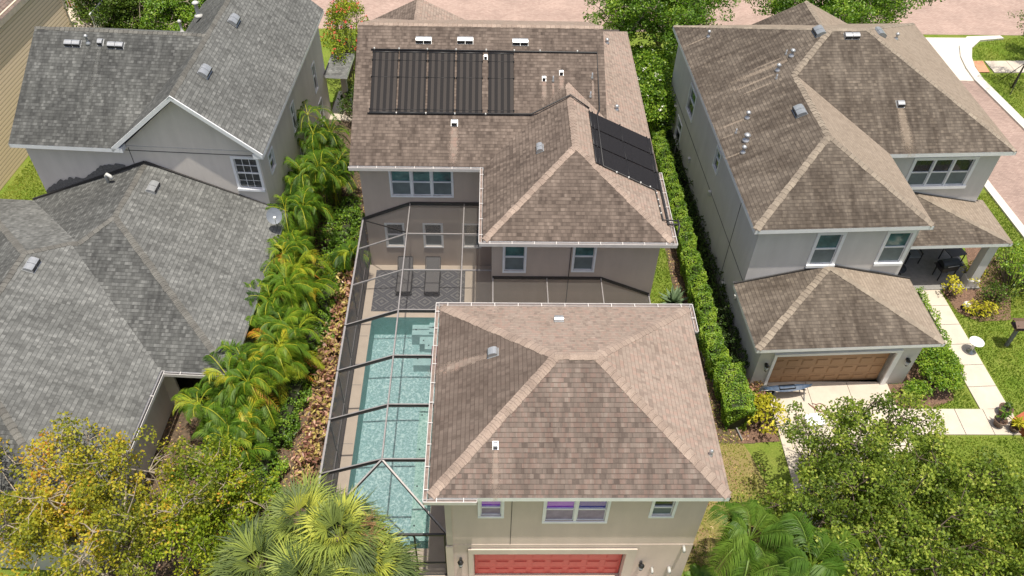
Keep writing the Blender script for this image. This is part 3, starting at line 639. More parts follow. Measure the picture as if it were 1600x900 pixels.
def lantern(parent, p, nrm):
    mb = MB(); x, y, z = p; q = (x+nrm[0]*.14, y+nrm[1]*.14, z)
    mb.tube([(x+nrm[0]*.0, y+nrm[1]*.0, z+.12), (q[0], q[1], z+.28), (q[0], q[1], z+.2)], .014, 6)
    mb.lathe((q[0],q[1],z), [(.005,.22),(.04,.2),(.10,.12),(.085,.11)], 10); mb.lathe((q[0],q[1],z), [(.03,-.19),(.05,-.16),(.04,-.14)], 10)
    mb.lathe((x+nrm[0]*.015, y+nrm[1]*.015, z+.1), [(.05,-.05),(.05,.05)], 10)
    o = mb.build('wall_lantern', M['black'], parent)
    g = MB(); g.lathe((q[0],q[1],z), [(.04,-.14),(.075,-.04),(.08,.105)], 10); g.build('lantern_glass', M['lamp_gl'], o); return o
def garage_door(parent, p0, p1, s0, s1, z1, mtl, rows=4, cols=8, nrm=None):
    L = hypot(p1[0]-p0[0], p1[1]-p0[1]); d = ((p1[0]-p0[0])/L, (p1[1]-p0[1])/L)
    if nrm is None: nrm = (d[1], -d[0])
    mb = MB()
    def bx(a, b, c, e, k0, k1, m=0):
        C = lambda s, z, k: (p0[0]+d[0]*s+nrm[0]*k, p0[1]+d[1]*s+nrm[1]*k, z)
        P = [C(a,c,k0), C(b,c,k0), C(b,c,k1), C(a,c,k1), C(a,e,k0), C(b,e,k0), C(b,e,k1), C(a,e,k1)]
        for q in ((3,2,1,0),(4,5,6,7),(0,1,5,4),(1,2,6,5),(2,3,7,6),(3,0,4,7)): mb.face([P[i] for i in q], m)
    rh = z1/rows
    for j in range(rows):
        bx(s0, s1, j*rh+.004, (j+1)*rh-.004, -.30, -.26)
        w = (s1-s0)/cols
        for i in range(cols):
            a, b = s0+i*w+.09, s0+(i+1)*w-.09; c, e = j*rh+.10, (j+1)*rh-.10
            bx(a, b, c, e, -.262, -.245); bx(a+.03, b-.03, c+.03, e-.03, -.246, -.235)
    return mb.build('garage_door', M[mtl], parent)
Z2 = 6.09; SL = .5

# ================================================================== SETTING
def sheet(name, pts, z, mtl, label=None, cat=None):
    mb = MB(); mb.face([(x, y, z) for x, y in pts]); o = mb.build(name, M[mtl]); o['kind'] = 'structure'
    return o
PX0, PX1, PY0, PY1 = -5.08, -2.05, 13.55, 24.28
mb = MB()
for (x0, x1, y0, y1) in ((-400,PX0-.02,-200,900),(PX1+.02,400,-200,900),(PX0-.02,PX1+.02,-200,PY0-.02),(PX0-.02,PX1+.02,PY1+.02,900)):
    mb.face([(x0,y0,0),(x1,y0,0),(x1,y1,0),(x0,y1,0)])
mb.build('ground', M['grass'])['kind'] = 'structure'
sheet('planting_bed', [(-9.0,10),(-5.62,10),(-5.62,34),(-6.2,41),(-9,41),(-8.9,30)], .012, 'soil')
sheet('planting_bed', [(-13.5,10),(-9.0,10),(-8.9,22),(-13.3,21)], .016, 'soil')
sheet('planting_bed', [(8.35,17.9),(10.3,17.9),(10.3,26),(9.7,42),(8.4,42)], .012, 'soil')
sheet('planting_bed', [(5.5,40.8),(10.2,41.8),(9.8,46.5),(4.8,46.5)], .02, 'soil')
sheet('mulch_bed', [(9.7,17.9),(11.3,18.0),(11.2,20.2),(9.7,20.2)], .016, 'mulch')
sheet('mulch_bed', [(16.45,19.75),(17.3,19.35),(18.9,20.0),(19.6,21.6),(19.6,23.5),(19.2,26.0),(17.6,26.0),(16.9,20.8),(16.4,20.8)], .016, 'mulch')
sheet('mulch_bed', [(20.75,26.4),(20.95,24.9),(21.7,24.3),(23.2,24.4),(23.9,26.0),(24.6,29.5),(23.4,30.6),(22.6,27.5)], .016, 'mulch')
sheet('dry_lawn_patch', [(6.6,9.5),(10.8,9.5),(10.6,15),(10.0,17.5),(8.6,20.8),(7.0,19.5)], .008, 'dry')
sheet('road', [(-90,48.4),(90,50.4),(90,56.4),(-90,52.9)], .012, 'road')
sheet('sidewalk', [(-90,53.3),(90,56.8),(90,58.6),(-90,54.9)], .03, 'concw')
sheet('planting_bed', [(-36,40.5),(-17,42.5),(-17,48.2),(-36,48.2)], .012, 'mulch')
# alley, apron, kerbs at the right
alley_l = [(27.5,16.0),(26.95,26.0),(26.3,33.9),(25.9,44.15)]; alley_r = [(29.58,44.1),(30.35,38.9),(31.3,30.0),(32.4,18.0)]
sheet('alley', alley_l + alley_r, .010, 'alley')
sheet('driveway_apron', [(25.2,44.16),(29.58,44.11),(29.6,45.5),(29.8,46.86),(30.25,48.2),(31.2,49.35),(25.2,49.25)], .020, 'concw')
mb = MB()
def kerb(pin, pout, h=.12):
    for i in range(len(pin)-1):
        a, b, c, d = pin[i], pin[i+1], pout[i+1], pout[i]
        mb.face([(*a,h),(*b,h),(*c,h),(*d,h)][::-1]); mb.face([(*a,0),(*a,h),(*b,h),(*b,0)]); mb.face([(*d,0),(*c,0),(*c,h),(*d,h)])
kerb([(33.5,49.55),(31.2,49.36),(30.25,48.2),(29.8,46.86),(29.6,45.5),(29.58,44.1),(30.35,38.9),(31.3,30.0),(32.4,18)], [(33.6,50.3-1.1),(31.9,48.9),(30.95,47.9),(30.45,46.7),(30.2,45.6),(30.15,44.2),(30.9,39.0),(31.85,30.1),(32.95,18)])
mb.build('kerb', M['concw'])['kind'] = 'structure'
mb = MB(); kerb([(26.95,26.0),(26.3,33.9),(25.9,44.15)][::-1], [(26.5,26.0),(25.85,33.9),(25.45,44.15)][::-1])
kerb([(27.5,16.0),(26.95,26.0)][::-1], [(27.05,16),(26.5,26.0)][::-1]); mb.build('kerb', M['concw'])['kind'] = 'structure'
def slabs(name, p0, p1, w, n, h=.06, z=0, mtl='conc', gap=.012):
    mb = MB(); p0, p1 = Vector((*p0,0)), Vector((*p1,0)); d = p1-p0; L = d.length; d.normalize(); s = Vector((-d.y,d.x,0))*w/2
    for i in range(n):
        a = p0 + d*(L*i/n+gap); b = p0 + d*(L*(i+1)/n-gap); P = [a-s, b-s, b+s, a+s]
        mb.face([(p.x,p.y,z+h) for p in P]); 
        for k in range(4):
            q, r_ = P[k], P[(k+1)%4]; mb.face([(q.x,q.y,z),(r_.x,r_.y,z),(r_.x,r_.y,z+h),(q.x,q.y,z+h)])
    mb.face([(p.x,p.y,z+.02) for p in (p0-s, p1-s, p1+s, p0+s)], 1)
    o = mb.build(name, [M[mtl], M['flash']]); o['kind'] = 'structure'; return o
slabs('walkway', (20.05,26.35), (20.40,19.54), 1.2, 6)
slabs('walkway', (16.42,18.92), (21.04,18.92), 1.22, 4)
slabs('sidewalk', (31.2,45.73), (48,46.4), 1.35, 12)
sheet('ramp_strip', [(30.36,46.38),(31.05,46.4),(30.95,45.07),(30.25,45.05)], .066, 'tactile')
for i, x in enumerate((11.35, 13.05, 14.75)): slabs('driveway', (x+.83,20.9), (x+.83-.02,10.0), 1.68, 5)

# ================================================================== POOL DECK, POOL, CAGE
DZ = .10
mb = MB()
def ring(x0,x1,y0,y1,hx0,hx1,hy0,hy1,z):
    for (a,b,c,d) in ((x0,x1,y0,hy0),(x0,x1,hy1,y1),(x0,hx0,hy0,hy1),(hx1,x1,hy0,hy1)): mb.face([(a,c,z),(b,c,z),(b,d,z),(a,d,z)])
ring(-5.62,-1.24,12.4,27.53,PX0,PX1,PY0,PY1,DZ)
mb.face([(-1.24,19.2,DZ),(.10,19.2,DZ),(.10,27.53,DZ),(-1.24,27.53,DZ)]); mb.face([(.10,19.2,DZ),(6.5,19.2,DZ),(6.5,23.06,DZ),(.10,23.06,DZ)])
mb.face([(-5.62,12.4,0),(-1.24,12.4,0),(-1.24,12.4,DZ),(-5.62,12.4,DZ)]); mb.face([(-5.62,12.4,0),(-5.62,12.4,DZ),(-5.62,27.53,DZ),(-5.62,27.53,0)])
mb.build('pool_deck', M['deck'])['kind'] = 'structure'
#sheet('pool_deck', [(-1.9,12.42),(-1.26,12.42),(-1.26,15.6),(-1.72,15.6)], DZ+.005, 'tile_grey'); sheet('pool_deck', [(-.6,19.5),(6.4,19.5),(6.4,23.04),(.08,23.04),(.08,26.0),(-.6,26.0)], DZ+.005, 'tile_grey')
mb = MB()
for k, y in enumerate((14.9,17.8,20.6,23.2)): mb.box(-5.6,PX0-.06,y-.012,y+.012,DZ+.001,DZ+.004)
mb.build('deck_joint', M['tile_grey'])['kind'] = 'structure'
pool = empty('swimming_pool', (PX0, PY0, 0), 'long rectangular aqua swimming pool inside the screen cage', 'swimming pool')
pool_o = (PX0, PY0, 0)
def ploc(o): o.location = (-PX0, -PY0, 0); return o
mb = MB(); FZ = -1.05
mb.face([(PX0,PY0,FZ),(PX1,PY0,FZ),(PX1,PY1,FZ),(PX0,PY1,FZ)], 0)
for a, b in (((PX0,PY0),(PX1,PY0)),((PX1,PY0),(PX1,PY1)),((PX1,PY1),(PX0,PY1)),((PX0,PY1),(PX0,PY0))): mb.face([(*a,FZ),(*a,DZ),(*b,DZ),(*b,FZ)], 1)
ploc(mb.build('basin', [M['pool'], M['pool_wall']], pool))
mb = MB(); mb.face([(PX0+.01,PY0+.01,-.03),(PX1-.01,PY0+.01,-.03),(PX1-.01,PY1-.01,-.03),(PX0+.01,PY1-.01,-.03)]); ploc(mb.build('water', M['water'], pool))
mb = MB(); mb.box(-2.75,PX1+.002,PY0+.5,19.9,FZ,-.32, 0)
for y in (14.6,16.2,17.8,19.4): mb.box(-2.66,-2.60,y,y+.06,-.32,-.312,1)
ploc(mb.build('bench', [M['shelf'], M['tileblk']], pool))
for (x0,x1,y0,y1,z) in ((-3.35,PX1+.002,23.7,24.28,-.38),(-3.0,PX1+.002,23.3,23.7,-.52),(-2.75,PX1+.002,22.9,23.3,-.38),(-3.2,PX1+.002,22.2,22.9,-.62),(-2.6,PX1+.002,23.75,24.28,-.24)):
    mb = MB(); mb.box(x0,x1,y0,y1,FZ,z-random.random()*.01,0)
    mb.box(x0+.14,x0+.20,(y0+y1)/2-.03,(y0+y1)/2+.03,z,z+.006,1); ploc(mb.build('step', [M['step'], M['tileblk']], pool))
# rug and loungers
mb = MB(); mb.box(-5.16,-1.10,24.62,27.18,DZ+.002,DZ+.016); tag(mb.build('outdoor_rug', M['rug']), 'dark grey rug with nested diamond pattern on the pool deck', 'rug')
def lounger(x, label):
    root = empty('sun_lounger', (x, 25.5, DZ+.016), label, 'sun lounger', 'sun loungers on the diamond rug')
    mb = MB(); mb.box(-.3,.3,0,1.25,.30,.34); mb.beam((0,1.25,.32),(0,1.75,.74),.6,.04,up=(1,0,0)) if False else None
    for i in range(5): t0, t1 = i/5, (i+1)/5; mb.face([(-.3,1.25+.5*t0,.34+.42*t0),(.3,1.25+.5*t0,.34+.42*t0),(.3,1.25+.5*t1,.34+.42*t1),(-.3,1.25+.5*t1,.34+.42*t1)])
    mb.face([(-.3,1.75,.74),(.3,1.75,.74),(.3,1.25,.31),(-.3,1.25,.31)]); mb.build('sling', M['sling'], root)
    mb = MB()
    for s in (-.33,.33): mb.beam((s,0,.31),(s,1.3,.31),.04,.05); mb.beam((s,1.25,.33),(s,1.77,.76),.04,.05)
    mb.beam((-.33,0,.31),(.33,0,.31),.04,.05); mb.beam((-.33,1.77,.76),(.33,1.77,.76),.04,.05); mb.build('frame', M['black'], root)
    for s in (-.33,.33):
        for y in (.12,1.25): l = MB(); l.beam((s,y,0),(s,y,.3),.04,.04,up=(0,1,0)); l.build('leg', M['black'], root)
lounger(-3.8, 'dark sun lounger on the rug nearer the cage side wall'); lounger(-2.55, 'dark sun lounger on the rug nearer the house corner')
root = empty('pool_float', (-2.16, 21.2, DZ), 'maroon folded foam float lying at the pool edge under the gutter', 'pool float')
mb = MB(); 
for i in range(4): mb.box(-.22+.0*i,.25,.02+i*.33,.32+i*.33,.0,.20-.02*(i%2))
mb.build('cushion', M['maroon'], root)
# screen enclosure
cage = empty('pool_screen_enclosure', (-5.52, 12.6, 0), 'aluminium framed insect screen cage over the pool and deck', 'pool enclosure')
def cl(o): o.location = (5.52, -12.6, 0); return o
CX, RX, EZ, RZ = -5.52, -3.42, 2.9, 3.8
ys = [27.5, 25.6, 23.47, 21.27, 19.05, 16.9, 14.74]; wallx = lambda y: .08 if y > 23.1 else (-1.26)
def cb(name, p, q, w, h, mtl='alu', **k):
    mb = MB(); mb.beam(p, q, w, h, **k); return cl(mb.build(name, M[mtl], cage))
def cb2(name, p, q, w, h):
    """dark beam with a pale top edge"""
    mb = MB(); mb.beam(p, q, w, h); p, q = Vector(p), Vector(q); t = Vector((0,0,h/2+.004)); mb.beam(p+t, q+t, w*.86, .01, 1); return cl(mb.build(name, [M['alu'], M['alu_l']], cage))
for i, y in enumerate(ys):
    hh = .15 if 2 < i else .05
    if i > 0:
        g_ = (lambda *a: cb(*a, 'alu_l')) if i < 3 else cb2
        g_('rafter', (CX,y,EZ), (RX,y,RZ), .05, hh); g_('rafter', (RX,y,RZ), (wallx(y),y,RZ), .05, hh)
    cb('post', (CX,y,DZ), (CX,y,EZ-.05), .05, .05, up=(0,1,0))
cb2('eave_beam', (CX,12.6,EZ), (CX,27.5,EZ), .08, .09); cb('mid_rail', (CX,12.6,1.0), (CX,27.5,1.0), .04, .05, 'alu_t'); cb('base_plate', (CX,12.6,DZ+.03), (CX,27.5,DZ+.03), .05, .05, 'alu')
cb2('ridge_beam', (RX,14.74,RZ+.03), (RX,27.5,RZ+.03), .055, .06); cb2('ridge_beam', (-1.1,19.6,RZ+.02), (-1.1,27.5,RZ+.02), .05, .05)
cb2('hip_beam', (RX,14.74,RZ), (CX,12.6,EZ), .06, .10); cb2('hip_beam', (RX,14.74,RZ), (-1.26,12.6,EZ), .06, .10)
cb('brace', (CX,27.45,EZ), (RX-.05,25.7,RZ), .04, .04); cb('front_beam', (CX,12.6,EZ), (-1.3,12.6,EZ), .07, .08); cb('base_plate', (CX,12.6,DZ+.03), (-1.3,12.6,DZ+.03), .05, .05); cb('mid_rail', (CX,12.6,1.0), (-1.3,12.6,1.0), .04, .05)
for x in (-4.4,-3.3,-2.3,-1.35): cb('post', (x,12.6,DZ), (x,12.6,EZ), .05, .05, up=(0,1,0))
cb('wall_channel', (RX,27.50,RZ+.02), (.06,27.50,RZ+.02), .05, .16); cb('wall_channel', (CX,27.50,EZ+.02), (RX,27.50,RZ+.02), .05, .14)
cb('wall_channel', (.12,23.06,RZ+.02), (4.4,23.06,RZ+.02), .05, .13); cb('wall_channel', (4.4,23.06,RZ+.02), (6.42,23.06,EZ+.02), .05, .12)
for x in (.14,2.26,4.4): cb2('rafter', (x,19.6,RZ), (x,23.05,RZ), .05, .05)
cb2('eave_beam', (6.42,19.6,EZ), (6.42,23.05,EZ), .06, .06)
mb = MB(); z = -.012
mb.face([(CX,14.74,EZ+z),(RX,14.74,RZ+z),(RX,27.5,RZ+z),(CX,27.5,EZ+z)]); mb.face([(RX,14.74,RZ+z),(-1.26,14.74,RZ+z),(-1.26,27.5,RZ+z),(RX,27.5,RZ+z)])
mb.face([(CX,12.6,EZ+z),(RX,14.74,RZ+z),(CX,14.74,EZ+z)]); mb.face([(CX,12.6,EZ+z),(-1.26,12.6,EZ+z),(RX,14.74,RZ+z)]); mb.face([(-1.26,12.6,EZ+z),(-1.26,14.74,RZ+z),(RX,14.74,RZ+z)])
cl(mb.build('screen', M['scr_roof'], cage))
mb = MB(); mb.face([(-1.26,19.6,RZ+z),(.1,19.6,RZ+z),(.1,27.5,RZ+z),(-1.26,27.5,RZ+z)]); mb.face([(.1,19.6,RZ+z),(4.4,19.6,RZ+z),(4.4,23.05,RZ+z),(.1,23.05,RZ+z)]); mb.face([(4.4,19.6,RZ+z),(6.42,19.6,EZ+z),(6.42,23.05,EZ+z),(4.4,23.05,RZ+z)])
cl(mb.build('screen', M['scr_back'], cage))
mb = MB(); mb.face([(CX,12.6,DZ),(CX,27.5,DZ),(CX,27.5,EZ),(CX,12.6,EZ)]); cl(mb.build('screen', M['scr_side'], cage))
mb = MB(); mb.face([(CX,12.6,DZ),(-1.3,12.6,DZ),(-1.3,12.6,EZ),(CX,12.6,EZ)]); cl(mb.build('screen', M['scr_roof'], cage))

# ================================================================== MAIN HOUSE (centre, behind)
H1 = empty('house', (0, 30, 0), 'taupe two storey house behind the pool, black solar mats on its brown roof', 'house')
def h1(o): o.location = (0, -30, 0); return o
ZR = Z2+.5*(33.2-27.14)          # ridge
mb = MB()
wall_seg(mb, (-5.42,27.54), (.09,27.54), 0, 6.0, [(1.28,3.81,4.24,5.64),(.86,1.58,1.3,2.6),(2.54,3.28,1.3,2.6),(4.28,4.98,1.3,2.6)])
wall_seg(mb, (.09,27.54), (.09,23.08), 0, 6.0, nrm=(-1,0)); wall_seg(mb, (.09,23.08), (6.50,23.08), 0, 6.0, [(.49,1.26,4.17,5.62),(3.17,3.93,4.24,5.66),(.6,2.6,.1,2.2),(3.2,5.6,.1,2.2)])
wall_seg(mb, (6.50,23.08), (6.50,38.7), 0, 6.0, nrm=(1,0)); wall_seg(mb, (6.50,38.7), (-5.42,38.7), 0, 6.0); wall_seg(mb, (-5.42,38.7), (-5.42,27.54), 0, 6.0)
mb.face([(-5.42,38.7,6.0),(-5.42,27.54,6.0),(-5.42,33.2,ZR-.2)]); mb.face([(4.75,38.7,6.0),(4.75,27.54,6.0),(4.75,33.2,ZR-.12)])
h1(mb.build('wall', M['st_taupe'], H1))
mb = MB(); mb.box(3.1,3.125,23.055,23.075,0,6); h1(mb.build('control_joint', M['flash'], H1))
A = ((-5.42,27.54),(.09,27.54)); B = ((.09,23.08),(6.50,23.08))
for (s0,s1,zb,zt,nc,g) in ((1.28,3.81,4.24,5.64,3,('gl_teal','gl_scr')),(.86,1.58,1.3,2.6,1,('gl_dk','gl_scr')),(2.54,3.28,1.3,2.6,1,('gl_dk','gl_scr')),(4.28,4.98,1.3,2.6,1,('gl_dk','gl_scr'))): h1(window(H1, *A, s0, s1, zb, zt, nc, g, .075))
for (s0,s1,zb,zt) in ((.49,1.26,4.17,5.62),(3.17,3.93,4.24,5.66)): h1(window(H1, *B, s0, s1, zb, zt, 1, ('gl_teal','gl_scr'), .075))
for (s0,s1) in ((.6,2.6),(3.2,5.6)): h1(window(H1, *B, s0, s1, .1, 2.2, 2, ('gl_dk','gl_dk'), .05))
# roof
xe, xw = 6.86, -.26; xm = (xe+xw)/2; wz = Z2+.5*(xe-xm); GX = 4.86
yv = 27.14 + (wz-Z2)/.5; yrun = xe-xm; yf = 22.70
mb = MB()
front = [(-5.72,27.14,Z2),(xw,27.14,Z2),(xm,yv,wz),(GX,27.14+(xe-GX),Z2+.5*(xe-GX)),(GX,33.2,ZR),(-5.72,33.2,ZR)]
mb.plane(front, (1,0), 0); mb.plane([(-5.72,39.3,Z2),(GX,39.3,Z2),(GX,33.2,ZR),(-5.72,33.2,ZR)], (1,0), 1)
mb.plane([(xw,yf,Z2),(xw,27.14,Z2),(xm,yv,wz),(xm,yf+yrun,wz)], (0,1), 0)       # wing west slope
mb.plane([(xw,yf,Z2),(xe,yf,Z2),(xm,yf+yrun,wz)], (1,0), 0)                     # wing front slope
mb.plane([(xe,yf,Z2),(xe,38.35,Z2),(GX-.1,38.35-(xe-GX+.1),Z2+.5*(xe-GX+.1)),(GX-.1,27.24+(xe-GX),Z2+.5*(xe-GX+.1)),(xm,yv,wz),(xm,yf+yrun,wz)], (0,1), 1)   # east slope
mb.plane([(xe,38.35,Z2),(GX-.1,38.35,Z2),(GX-.1,38.35-(xe-GX+.1),Z2+.5*(xe-GX+.1))], (1,0), 1)
# edge thickness of the high gable
mb.face([(GX,27.14+(xe-GX),Z2+.5*(xe-GX)),(GX,33.2,ZR),(GX,33.2,ZR-.18),(GX,27.14+(xe-GX),Z2+.5*(xe-GX)-.18)],0); mb.face([(GX,33.2,ZR),(GX,39.3,Z2),(GX,39.3,Z2-.18),(GX,33.2,ZR-.18)],0)
# street-side hip wing behind the ridge
bx, bw, bz, by = -3.63, 2.6, 7.0, 39.75
bj = 33.2+(ZR-bz)/.5
mb.plane([(bx-bw,by,bz-.5*bw),(bx-bw,bj+2,bz-.5*bw),(bx,bj-.1,bz),(bx,by,bz)], (0,1), 0); mb.plane([(bx+bw,by,bz-.5*bw),(bx,by,bz),(bx,bj-.1,bz),(bx+bw,bj+2,bz-.5*bw)], (0,1), 1); mb.face([(bx-bw,by-.3,bz-.5*bw-.05),(bx+bw,by-.3,bz-.5*bw-.05),(bx,by-.3,bz-.05)], 2)
mb.face([(-5.72,27.14,Z2-.1),(-5.72,39.3,Z2-.1),(GX,39.3,Z2-.1),(GX,38.35,Z2-.1),(xe,38.35,Z2-.1),(xe,yf,Z2-.1),(xw,yf,Z2-.1),(xw,27.14,Z2-.1)], 2)
F0 = lambda x, y: Z2+.5*(y-27.14)
def stk(x, y, L, w=.12, w1=.16): streak(mb, (x,y,F0(x,y)), (0,-1), .5, w, w1, L, (1,0), 3)
stk(-1.49, 28.75, 1.5, .14, .2); stk(2.26,30.75,.9,.09,.12); stk(3.0,31.0,.7,.09,.1); stk(2.64,30.65,.5,.04,.05); stk(4.33,30.8,.9,.04,.06)
ST_BR = fading(M['br_clean'], 'washed_brown_shingle'); ST_RT = fading(M['rt_clean'], 'washed_umber_shingle'); ST_GY = fading(M['gy_clean'], 'washed_grey_shingle')
roof1 = h1(mb.build('roof', [M['br_main'], M['br_clean'], M['soffit'], M['br_clean']], H1))
flush_streaks(ST_BR, roof1)
mb = MB(); h7 = .5*.707
cap_line(mb, (xm,yv,wz), (xm,yf+yrun,wz), .5, .17); cap_line(mb, (xm,yf+yrun,wz), (xw+.05,yf+.05,Z2+.02), h7, .17); cap_line(mb, (xm,yf+yrun,wz), (xe-.05,yf+.05,Z2+.02), h7, .17)
mb.build('ridge_cap', M['cap_br'], roof1)
mb = MB(); cap_line(mb, (bx,bj,bz), (bx,by,bz), .5); mb.build('ridge_cap', M['cap_br'], roof1)
mb = MB(); cap_line(mb, (-5.72,33.2,ZR), (GX,33.2,ZR), .5); mb.build('ridge_cap', M['cap_br'], roof1)
mb = MB(); fascia(mb, (-5.72,27.14,Z2), (xw,27.14,Z2), (0,-1)); fascia(mb, (xw,27.14,Z2), (xw,yf,Z2), (-1,0)); fascia(mb, (xw,yf,Z2), (xe,yf,Z2), (0,-1)); fascia(mb, (xe,yf,Z2), (xe,38.35,Z2), (1,0)); fascia(mb, (-5.72,39.3,Z2), (-5.72,33.2,ZR), (-1,0), .16); fascia(mb, (-5.72,27.14,Z2), (-5.72,33.2,ZR), (-1,0), .16); fascia(mb, (-5.72,39.3,Z2), (GX,39.3,Z2), (0,1))
h1(mb.build('fascia', M['white'], H1))
mb = MB(); gutter_run(mb, (-5.75,27.14,Z2), (xw-.14,27.14,Z2), (0,-1)); gutter_run(mb, (xw,27.12,Z2), (xw,yf-.1,Z2), (-1,0)); gutter_run(mb, (xw-.14,yf,Z2), (xe+.14,yf,Z2), (0,-1)); gutter_run(mb, (xe,yf-.1,Z2), (xe,26.9,Z2), (1,0))
h1(mb.build('gutter', [M['gutter'], M['gut_in']], H1))
for x, y in ((-2.88,32.45),(-1.1,32.47),(1.26,32.43)): dome_vent(roof1, (x,y,F0(x,y)), (0,-1), .5, 2)
dome_vent(roof1, (-1.49,28.93,F0(0,28.93)), (0,-1), .5, 1, w=.24, l=.26); dome_vent(roof1, (2.26,30.85,F0(0,30.85)), (0,-1), .5, 1, w=.13, l=.2); dome_vent(roof1, (3.0,31.11,F0(0,31.11)), (0,-1), .5, 1, w=.14, l=.2); dome_vent(roof1, (-.22,31.75,F0(0,31.75)), (0,-1), .5, 1, w=.12, l=.2)
for x, y in ((2.64,30.75),(4.30,30.91),(4.2,30.1)): pipe_vent(roof1, (x,y,F0(x,y)), .03, .25)
for x, y in ((5.54,36.03),(5.41,30.32)): pipe_vent(roof1, (x,y,Z2+.5*(xe-x)), .055, .12, True)
dome_vent(roof1, (1.98,26.89,Z2+.5*(1.98-xw)), (-1,0), .5, 2, w=.22, l=.28)
for o in ( ): pass
# solar mats
def solar(name, P, mtl, ribs, label, grp):
    """P: four corner points (lower left, lower right, upper right, upper left) on the roof"""
    P = [Vector(p) for p in P]; n = (P[1]-P[0]).cross(P[3]-P[0]).normalized(); lift = n*.035
    root = empty(name, tuple(P[0]), label, 'solar panel', grp); o = P[0]; mb = MB()
    a, b, c, d = [p-o+lift for p in P]; th = n*.015; W = (P[1]-P[0]).length
    off = random.random()*0; uv = [(0,0),(W,0),(W,3),(0,3)]
    mb.face([a+th,b+th,c+th,d+th], 0, uv); mb.face([a,b,b+th,a+th]); mb.face([b,c,c+th,b+th]); mb.face([c,d,d+th,c+th]); mb.face([d,a,a+th,d+th])
    mb.build('collector_mat', M[mtl], root)
    for (p, q) in ((a,b),(d,c)):
        mb = MB(); e = (q-p).normalized()*.02; mb.tube([p-e+n*.01,q+e+n*.01], .035, 8); mb.build('header_pipe', M['dkpipe'], root)
    for t in ribs:
        mb = MB(); mb.tube([a.lerp(d,t)+th+n*.006, b.lerp(c,t)+th+n*.006], .008, 5)
        for q in (a.lerp(d,t), b.lerp(c,t)): mb.lathe(tuple(q+n*.0), [(.03,-.03),(.03,.05),(.012,.07)], 8)
        mb.build('strap', M['black'], root)
    return root
gs = 'black solar heating mats on the front roof slope'
xs = [(-5.01,-3.93),(-3.86,-2.72),(-2.64,-1.52),(-1.44,-.36),(-.10,.97)]
nm = ['leftmost ribbed black solar mat on the main roof slope','second ribbed black solar mat from the left on the main slope','middle ribbed black solar mat of the five on the main slope','fourth ribbed black solar mat, just left of the white pipe gap','rightmost ribbed black solar mat, set apart by a wider gap']
for (a, b), l in zip(xs, nm): solar('solar_mat', [(a,29.31,F0(0,29.31)),(b,29.31,F0(0,29.31)),(b,31.9,F0(0,31.9)),(a,31.9,F0(0,31.9))], 'solar', (.05,.58,.86), l, gs)
Ew = lambda x: Z2+.5*(xe-x)
for y0, y1, l in ((25.62,26.72,'smooth black solar mat lowest to the camera on the wing slope'),(26.80,27.92,'smooth black solar mat in the middle of the wing slope'),(28.0,29.1,'smooth black solar mat farthest back on the wing slope')):
    solar('solar_mat', [(6.76,y0,Ew(6.76)),(6.76,y1,Ew(6.76)),(4.06,y1,Ew(4.06)),(4.06,y0,Ew(4.06))], 'solar_pl', (.05,.5,.95), l, 'smooth solar mats on the wing roof')
root = empty('solar_plumbing', (-5.1,31.95,F0(0,31.95)), 'black pipe run linking the solar mats over both roof slopes', 'pipe'); o_ = Vector((-5.1,31.95,F0(0,31.95)))
mb = MB(); L_ = lambda *p: [Vector(q)-o_+Vector((0,0,.06)) for q in p]
mb.tube(L_((-5.1,31.98,F0(0,31.98)),(4.55,31.98,F0(0,31.98)),(4.56,29.55,F0(0,29.55)+.02),(4.40,29.0,Ew(4.40)+.02),(4.36,25.6,Ew(4.36)),(6.52,25.52,Ew(6.52)),(6.58,23.75,Ew(6.58)),(7.15,23.72,Z2+.12)), .033, 8)
mb.tube(L_((-5.1,29.25,F0(0,29.25)),(1.70,29.27,F0(0,29.27)+.02),(xm,29.62,wz+.04),(4.1,29.32,Ew(4.1))), .033, 8)
mb.tube(L_((6.78,26.8,Ew(6.78)),(6.78,23.6,Ew(6.78)),(7.18,23.56,Z2+.08)), .045, 8); mb.tube(L_((7.16,23.8,Z2+.1),(7.18,23.5,Z2+.1),(7.1,23.2,Z2-.2)), .04, 8)
mb.build('pipe', M['dkpipe'], root); mb = MB()
for x in (-4.95,-3.9,-2.7,-1.48,-.2,1.0,2.1,3.7): q = Vector((x,31.98,F0(0,31.98)+.09))-o_; mb.lathe(tuple(q), [(.03,-.06),(.03,.05)], 8)
for x in (-3.9,-2.68,-1.48,-.2): q = Vector((x,29.25,F0(0,29.25)+.09))-o_; mb.lathe(tuple(q), [(.03,-.06),(.03,.03)], 8)
for y in (25.3,24.9,24.5,24.1): q = Vector((6.55,y,Ew(6.55)+.08))-o_; mb.lathe(tuple(q), [(.03,-.06),(.03,.03)], 8)
for x in (4.9,5.4,5.9,6.3): q = Vector((x,25.54,Ew(x)+.08))-o_; mb.lathe(tuple(q), [(.03,-.06),(.03,.03)], 8)
mb.build('clamp', M['pvc'], root)

# ================================================================== GARAGE BUILDING (centre, front)
G = empty('garage_house', (2.6, 15.7, 0), 'two storey tan garage building with a red garage door and pinkish brown hip roof', 'garage building')
def gl_(o): o.location = (-2.6, -15.7, 0); return o
gx0, gx1, gy0, gy1 = -1.68, 6.90, 12.05, 19.42; wx0, wx1, wy0, wy1 = -1.24, 6.50, 12.42, 19.05
mb = MB(); wins = [(1.03,1.64,4.42,5.62),(2.96,4.77,4.10,5.62),(6.15,6.75,4.42,5.62)]; door = (.82,5.72,0,2.10)
wall_seg(mb, (wx0,wy0), (wx1,wy0), 0, 6.0, wins); gl_(None) if False else None
wallG = mb
